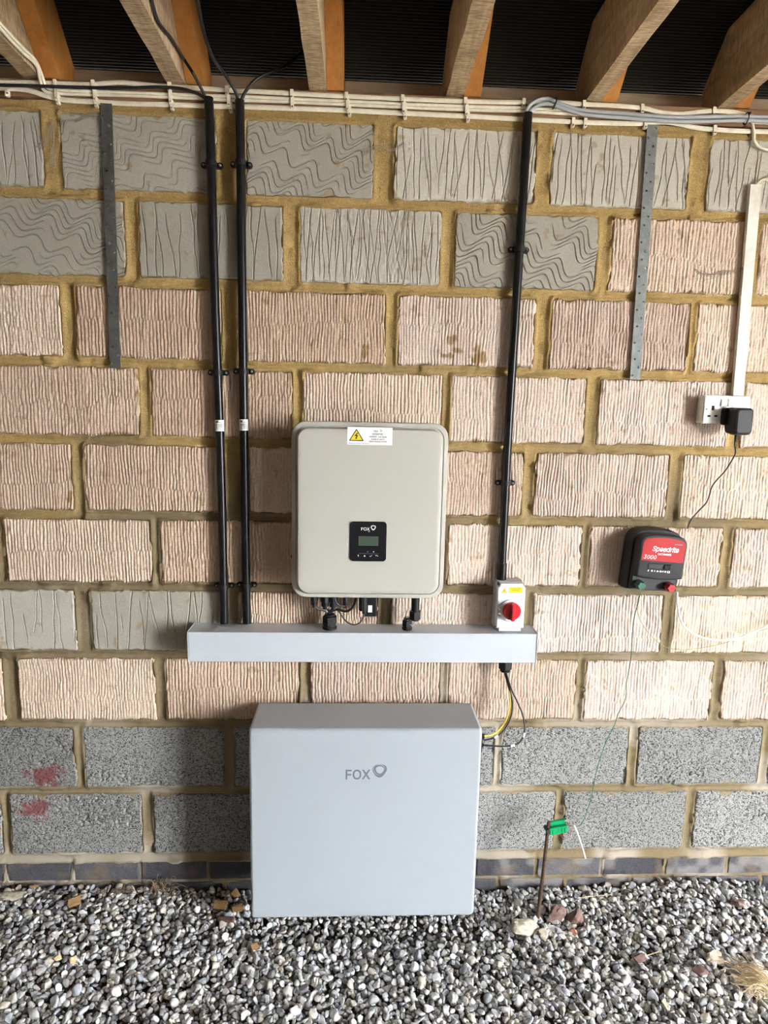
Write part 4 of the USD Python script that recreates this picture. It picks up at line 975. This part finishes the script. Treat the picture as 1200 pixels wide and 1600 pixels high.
# ------------------------------------------------------------------ CABLES ALONG THE WALL PLATE
CY = -.0065
TOPC = [(-60, 127), (0, 128.5), (40, 129), (85, 130.5), (140, 132), (165, 130), (190, 129), (205, 130), (240, 133.5), (270, 135.5), (330, 139), (356, 141), (400, 143), (455, 146), (541, 150.5), (630, 154.5), (728, 158.5), (820, 160), (865, 159.5), (912, 163), (960, 165), (1005, 169), (1025, 174), (1045, 177), (1065, 178), (1085, 175.5), (1112, 173.5), (1140, 174.5), (1160, 178), (1180, 183), (1210, 186)]
M1 = [(87, 140.5), (147, 143), (205, 145), (266, 147.5), (330, 150), (356, 150.5), (400, 152), (455, 154.5), (541, 158.5), (630, 162.5), (728, 166.5), (820, 169), (870, 171.5), (912, 174), (1005, 181), (1060, 184), (1112, 182), (1160, 181), (1220, 185)]
M2 = [(87, 146), (147, 148), (205, 149.5), (266, 152), (330, 154.5), (356, 156.5), (400, 157.5), (455, 159.5), (541, 163.5), (630, 167.5), (728, 171.5), (820, 174), (870, 177), (912, 179.5), (1005, 186.5), (1060, 189), (1112, 188), (1160, 190), (1220, 194)]
BOT = [(-60, 135), (0, 137.5), (30, 139), (50, 142.5), (70, 149), (90, 154), (110, 157), (147, 159), (205, 162), (266, 163.5), (330, 166), (356, 166.5), (400, 167.5), (455, 169.5), (541, 172.5), (630, 177), (728, 181.5), (820, 186.5), (870, 189), (912, 191), (960, 192.5), (1005, 193), (1025, 191), (1045, 191), (1065, 194.5), (1085, 199), (1112, 202), (1150, 204.5), (1210, 206)]
FL = lambda P, name, hh, lab, m='white_cable', y=CY: solo(name, tube(spline(LEFT(RIGHT(pix(P, y))), 4), hh, 10, .0032, (0, 1, 0)), m, lab, 'cable', smooth=60)
FL(TOPC, 'flat_cable', .0062, 'uppermost white flat cable clipped along the wall plate')
JR = lambda y, dz=0: np.array([-.868 + .0045, y, ZT + dz])
jo = [np.array([-.8615, -.55, ZT + .026]), np.array([-.8615, -.36, ZT + .020]), np.array([-.8615, -.18, ZT + .018]), np.array([-.8615, -.10, ZT + .020]), np.array([-.8605, -.045, ZT + .020]), at(69, 128, -.014), at(73, 136, -.009)]
for P, o, lab in ((M1, .0, 'upper of the two white cables coming down off the left tie beam'), (M2, .011, 'lower of the two white cables coming down off the left tie beam')):
    J = np.vstack([np.array([q + np.array([.0 + (.001 if k < 5 else 0), 0, -o if k < 4 else -o * .8]) for k, q in enumerate(jo)]), RIGHT(pix(P, CY))])
    if o: J[5] = at(64, 130, -.014); J[6] = at(70, 142, -.009)
    solo('white_cable', tube(spline(J, 5), .0044, 10), 'white_cable', lab, 'cable', smooth=60)
FL(BOT, 'flat_cable', .0066, 'lowest white flat cable clipped along the bottom of the wall plate')
wire('black_cable', LEFT(pix([(-60, 131.5), (0, 133), (60, 134.5), (140, 137), (200, 137.5), (245, 136), (280, 138), (300, 143), (314, 149), (324, 158), (326, 170)], -.0155)), .0040, 'black_cable', 'black cable lying across the white ones and bending down into the leftmost conduit', Y=-.0155, n=10)
yx = lambda x, y: float(atx(x, y, -.4765)[1])
wire('black_cable', [(229, -40, yx(229, -40)), (237, 0, yx(237, 0)), (246, 31, yx(246, 31)), (256, 46, yx(256, 46)), (266, 58, yx(266, 58)), (276, 74, yx(276, 74)), (287, 92, yx(287, 92) - .01), (300, 112, -.06), (311, 132, -.035), (320, 150, -.021), (325, 172, -.019)], .0042, 'black_cable', 'black cable looping down past the tie beam into the leftmost conduit', n=10)
wire('black_cable', [(300, -60, -.40), (308, 0, -.28), (316, 40, -.20), (325, 72, -.15), (336, 96, -.11), (348, 112, -.075), (358, 127, -.045), (368, 144, -.025), (373, 162, -.019), (373, 180, -.019)], .0042, 'black_cable', 'black cable sweeping down from the dark roof into the second conduit from its left', n=10)
wire('black_cable', [(490, 60, .03), (470, 82, .03), (450, 100, .02), (430, 110, .0), (412, 117, -.02), (398, 126, -.028), (387, 138, -.026), (379, 152, -.021), (376, 165, -.019), (376, 182, -.019)], .0042, 'black_cable', 'black cable arching up from the second conduit towards the right and into the roof', n=10)
wire('grey_cable', RIGHT(pix([(823, 192, -.020), (822, 180, -.020), (824, 170, -.020), (832, 161, -.020), (845, 155, -.020), (858, 154.5, -.019), (868, 159, -.017), (885, 166, -.016), (910, 172.5, -.016), (940, 175.5, -.0155), (975, 177.5, -.0155), (1010, 180.5, -.0155), (1060, 183.5, -.0155), (1110, 182.5, -.0155), (1166, 182, -.0155), (1220, 184, -.0155)], 0)), .0052, 'grey_cable', 'upper grey cable bending over from the right-hand conduit along the bundle', n=10)
wire('grey_cable', RIGHT(pix([(827, 192, -.022), (826.5, 181, -.022), (829, 173, -.021), (838, 166, -.021), (852, 162.5, -.020), (868, 165, -.020), (885, 171, -.020), (910, 178, -.020), (940, 181.5, -.020), (975, 184, -.020), (1010, 187, -.020), (1060, 190, -.020), (1110, 189.5, -.020), (1166, 188, -.020), (1220, 191, -.020)], 0)), .0050, 'grey_cable', 'lower grey cable bending over from the right-hand conduit along the bundle', n=10)
for a, lab in ((867, 'black cable tie round the grey cables just right of the right-hand conduit'), (1166, 'black cable tie round the grey cables at the right edge of the picture')):
    c = (at(a, 161.5 if a < 900 else 185, -.018)); an = np.linspace(0, 2 * np.pi, 22)
    u = at(a + 10, 166 if a < 900 else 185.5, -.018) - c; u /= np.linalg.norm(u)
    ring = np.array([c + np.array([0, -.0125 * math.cos(q) * 1, .0145 * math.sin(q)]) + np.array([.3 * .0145 * math.sin(q) * (1 if a < 900 else .1), 0, 0]) for q in an])
    solo('cable_tie', cat(tube(ring, .0016, 6), bx(c[0] - .003, c[0] + .003, -.036, -.029, c[2] + .004, c[2] + .010, .001)), 'black_plastic', lab, 'cable tie')


def ypos(P, x): q = sorted(P); return float(np.interp(x, [a[0] for a in q], [a[1] for a in q]))


def clip(px_, P, h, drop, lab, yy=CY):       # plastic clip: a saddle over the cable with its nail head
    c = at(px_, ypos(P, px_), yy)
    t = thing('cable_clip', lab, 'cable clip', c, None)
    part('saddle', cat(bx(c[0] - .0050, c[0] + .0050, yy - .0062, yy - .0036, c[2] - h - .001, c[2] + h + .002, .0006), bx(c[0] - .0045, c[0] + .0045, yy - .006, .0, c[2] + h, c[2] + h + .003, .0006), bx(c[0] - .0048, c[0] + .0048, yy - .0066, 0, c[2] - h - .0085, c[2] - h - .0005, .001)), 'white_cable', t)
    part('nail', cyl((c[0], yy - .0075, c[2] - h - .0045), .0022, .003, 'y', 10), 'steel', t)


ORD = ['first', 'second', 'third', 'fourth', 'fifth', 'sixth', 'seventh', 'eighth', 'ninth', 'tenth', 'eleventh']
for nm, P, h, cols in (('top', TOPC, .0062, (86, 146, 265, 355, 456, 541, 629, 727, 818, 912, 1003, 1115)), ('middle', M2, .0092, (89, 149, 267, 358, 457, 543, 631, 729)), ('lowest', BOT, .0066, (91, 151, 269, 361, 546, 633, 731, 895, 914, 1008, 1116))):
    for k, c in enumerate(cols):
        w = ORD[k] if k < 11 else 'last'
        clip(c, P, h, 0, f'white plastic clip on the {nm} white cable{"s" if nm == "middle" else ""}, {w} from the left', CY if nm != 'middle' else CY - .002)
c = at(12, 146.5, -.006); sc = thing('cable_clip', 'loose white plastic clip nailed to the wall plate at the far left, holding nothing', 'cable clip', c)
part('saddle', bx(c[0] - .005, c[0] + .005, -.014, .0, c[2] - .008, c[2] + .008, .002), 'white_cable', sc); part('nail', cyl((c[0] + .003, -.0145, c[2] - .002), .002, .004, 'y', 10), 'rust', sc)

# ------------------------------------------------------------------ IRON STAKE WITH CLAMP
sb = atz(840, 1432, .035); stp = at(857.5, 1284, sb[1] + .03); sd_ = (stp - sb) / np.linalg.norm(stp - sb)
stk = thing('iron_stake', 'thin rusty iron stake driven into the gravel, leaning, with a green clamp near its top', 'stake', sb)
part('rod', roughen(tube([sb - sd_ * .08, sb, (sb + stp) / 2 + np.array([.001, 0, 0]), stp], .0058, 10), .02, .0012, 900), 'rust', stk)
cm = at(868, 1296, stp[1] - .006); cl0 = at(856, 1294, stp[1])
Rc = rot([0, 1, 0], math.radians(-6)) @ rot([0, 0, 1], math.radians(8))
Cc = lambda m: moved(m, cl0, Rc)
clampp = part('clamp', Cc(cat(bx(.000, .060, -.016, -.006, -.016, .006, .002), bx(.008, .060, .000, .012, -.004, .016, .002), bx(.012, .050, -.008, .004, -.006, .004, .001), *[bx(.008 + .010 * k, .0095 + .010 * k, -.0175, -.015, -.014, .004, .0005) for k in range(5)])), 'green_clamp', stk, label='bright green plastic clamp')
part('clamp_bolt', Cc(cyl((-.004, -.002, -.001), .007, .026, 'y', 12)), 'print_black', clampp)
sy_ = cl0[1] - .01
wire('cable_tie', [(897.5, 1290, sy_), (903, 1303, sy_), (908, 1318, sy_ - .004), (915, 1341, sy_ - .008)], np.r_[np.full(18, .0024), .0046] if False else .0024, 'paper', 'white cable tie with its tail hanging down beside the green clamp', 'cable tie', k=6)
wire('copper_wire', [(882, 1287, sy_ + .01), (888, 1284, sy_ + .005), (895, 1289, sy_), (893, 1298, sy_ - .004), (887, 1308, sy_ - .006), (880, 1310, sy_), (875, 1303, sy_ + .006)], .0010, 'terracotta', 'thin pinkish copper wire twisted round the end of the green clamp', 'wire')

# ------------------------------------------------------------------ LOOSE THINGS ON THE GRAVEL
def rock(name, px_, py_, size, m, label, category, seed, zoff=.0, yaw=0.0, tilt=.2, sub=3, amp=.5):
    g0 = atz(px_, py_, .03); z = float(gz_at(g0[0], g0[1])); g0 = atz(px_, py_, z + zoff)
    mm_ = trimesh.creation.icosphere(sub, 1.0); v = np.array(mm_.vertices); r_ = np.random.default_rng(seed)
    for k in range(7):
        d = r_.normal(size=3); d /= np.linalg.norm(d); a = v @ d; v = v - np.outer(np.maximum(a - r_.uniform(.45, .75), 0) * .95, d)
    v *= (1 + amp * (meshkit.fbm(v * 1.8 + seed, 3, seed) - .5))[:, None]
    v = v * np.array(size) @ (rot([0, 0, 1], yaw) @ rot([0, 1, 0], tilt)).T
    return solo(name, (v + g0, np.array(mm_.faces)), m, label, category, smooth=25)


rock('mortar_lump', 822, 1450, (.058, .030, .036), 'lump', 'pale lump of old mortar lying at the foot of the iron stake', 'rubble', 3, .012, .25, .35)
rock('mortar_lump', 848, 1462, (.020, .015, .022), 'lump', 'small pale mortar lump just right of the bigger one by the stake', 'rubble', 4, .008, .5, .2)
rock('brick_fragment', 869, 1432, (.036, .022, .040), 'red_stone', 'dull red brown broken brick fragment right of the iron stake', 'brick fragment', 5, .012, .3, -.1)
rock('brick_fragment', 898, 1434, (.024, .018, .036), 'red_stone', 'second dull red brick fragment, standing on end further from the stake', 'brick fragment', 6, .012, -.2, .1)
rock('brick_fragment', 895, 1458, (.013, .011, .013), 'terracotta', 'small bright terracotta chip below the two brick fragments', 'brick fragment', 7, .006)
rock('brick_fragment', 1152, 1412, (.030, .018, .014), 'red_stone', 'reddish flat stone lying at the foot of the wall far right', 'brick fragment', 8, .006, .6, .4)
rock('mortar_lump', 1118, 1497, (.034, .022, .020), 'lump', 'brownish mortar lump in the gravel at the right', 'rubble', 9, .004, .4, .2)
rock('stone', 1095, 1520, (.026, .02, .016), 'red_stone', 'brown rough stone just below the mortar lump at the right', 'stone', 10, .004, .2, .1)
rock('stone', 28, 1398, (.055, .03, .012), 'lump', 'flat pale slab of stone half buried at the far left against the wall', 'stone', 12, .0, .2, .1, amp=.3)
rock('black_scrap', 856, 1527, (.020, .014, .008), 'black_plastic', 'crumpled scrap of black plastic on the gravel', 'plastic scrap', 11, .010, .5, .3)


def chip(px_, py_, sx, sy, sz, yaw, roll, label, m='chip_wood'):
    g0 = atz(px_, py_, .03); z = float(gz_at(g0[0], g0[1])) + .013; g0 = atz(px_, py_, z)
    R = rot([0, 0, 1], yaw) @ rot([1, 0, 0], roll); v, f = cat(bx(-sx, sx, -sy, sy, -sz, sz, .0015)); v = v + (meshkit.noise(v * 90, 3)[:, None] - .5) * .004
    solo('wood_chip', (v @ R.T + g0, f), m, label, 'wood chip')


chip(116, 1409, .019, .012, .006, .5, .5, 'orange-brown block of wood on the gravel at the left, below the dark bricks')
chip(344, 1414, .021, .013, .006, -.1, .6, 'orange-brown wood chip left of the battery, lowest of the group there')
chip(368, 1397, .012, .014, .005, 1.0, .7, 'yellowish wood chip close to the battery and nearest the wall')
chip(371, 1419, .018, .010, .004, .3, .4, 'small pale wood chip touching the battery side')
chip(352, 1436, .026, .007, .004, -.15, .3, 'long thin brown sliver of wood left of the battery corner', 'rust')
chip(53, 1385, .016, .003, .003, .1, .2, 'small pale stick lying against the wall at the left', 'chip_wood')
chip(90, 1497, .010, .007, .002, .8, .4, 'small curled tan leaf on the gravel at the lower left', 'dead_plant')
chip(114, 1500, .008, .010, .002, .2, .7, 'tan leaf scrap right of the curled leaf at the lower left', 'dead_plant')
chip(398, 1479, .012, .009, .003, .4, .5, 'straw-coloured chip just below the battery corner at the left', 'chip_wood')
chip(1000, 1498, .018, .010, .002, .4, .3, 'reddish brown dead leaf on the gravel right of the stake', 'red_stone')
chip(1040, 1570, .006, .014, .002, .3, .5, 'dry yellow leaf standing in the gravel at the lower right', 'dead_plant')


def blades(n, c, spread, ln, seed, r=.0009, lift=.3, heading=None):
    rg = np.random.default_rng(seed); out = []
    for _ in range(n):
        p = np.array(c) + rg.normal(size=3) * np.array([spread[0], spread[1], .004]); a = rg.uniform(0, 6.28) if heading is None else heading + rg.normal(0, .5); L_ = ln * rg.uniform(.5, 1.3)
        d = np.array([math.cos(a), math.sin(a), 0]); up = np.array([0, 0, 1.0]); b = rg.normal(0, .25)
        out.append(tube(spline([p, p + d * L_ * .4 + up * L_ * lift * rg.uniform(.2, 1), p + d * L_ * .75 + up * L_ * lift * .9 * rg.uniform(.1, 1) + np.cross(d, up) * b * L_ * .3, p + d * L_ + up * .002 + np.cross(d, up) * b * L_ * .7], 3), r, 4))
    return cat(*out)


gc = atz(1196, 1545, .035)
solo('dry_grass', blades(150, gc + np.array([.01, 0, .004]), (.028, .026, 0), .075, 5, .0008, .25, 2.6), 'dead_plant', 'tuft of dry straw-coloured grass on the gravel at the right edge', 'dry grass', kind='stuff')
for k, (P, lab) in enumerate(([((903, 1403), (930, 1400), (955, 1398)), 'pale straw lying on the gravel between the stake and the wall'], [((1010, 1493), (1020, 1490), (1031, 1486)), 'short pale stalk on the gravel right of the dead leaf'], [((178, 1505), (184, 1490), (186, 1480)), 'thin dark twig standing in the gravel at the lower left'], [((430, 1520), (445, 1505), (462, 1492)), 'thin bent twig on the gravel below the battery'])):
    W_ = np.array([atz(a, b, float(gz_at(*atz(a, b, .03)[:2])) + .018) for a, b in P])
    solo('dry_stalk', tube(spline(W_, 5), .0012, 6), 'dead_plant' if k < 2 else 'twig', lab, 'stalk')
lf = at(180, 1382, -.03); solo('dead_leaves', blades(60, np.array([lf[0] + .08, -.035, float(gz_at(lf[0], -.03)) + .006]), (.10, .015, 0), .03, 9, .0012, .4), 'twig', 'dark drift of dead leaf litter and twigs against the wall at the left', 'leaf litter', kind='stuff')
lf2 = at(248, 1372, -.02); solo('dead_leaves', blades(40, np.array([lf2[0], -.022, float(gz_at(lf2[0], -.03)) + .02]), (.015, .008, 0), .03, 19, .0012, .9), 'twig', 'ragged dark tuft of dead leaves standing against the bricks left of the battery', 'leaf litter', kind='stuff')


def web(P, n, seed, label):
    rg = np.random.default_rng(seed); out = []
    for _ in range(n):
        Q = np.array([at(x, y, -.006) for x, y in P]) + rg.normal(size=(len(P), 3)) * np.array([.006, .003, .005]); Q[:, 1] = np.minimum(Q[:, 1], -.004); out.append(tube(spline(Q, 4), .0005, 4))
    solo('cobweb', cat(*out), 'cobweb', label, 'cobweb', kind='stuff')


web([(1085, 420), (1105, 430), (1130, 425), (1155, 422), (1172, 405)], 7, 1, 'dusty cobweb threads on the pink block left of the narrow white trunking')
web([(1155, 470), (1162, 455), (1170, 430), (1173, 400)], 6, 2, 'tangled cobweb hanging on the narrow white trunking itself')
web([(120, 190), (140, 180), (155, 183), (163, 195), (170, 205)], 8, 3, 'dusty cobweb and straw caught at the top of the left strap')
web([(565, 240), (590, 228), (612, 232), (630, 226)], 6, 4, 'cobweb threads spanning the mortar joint above the inverter')
web([(60, 230), (75, 215), (85, 195), (80, 260)], 6, 5, 'dusty cobweb in the upright mortar joint at the top left')
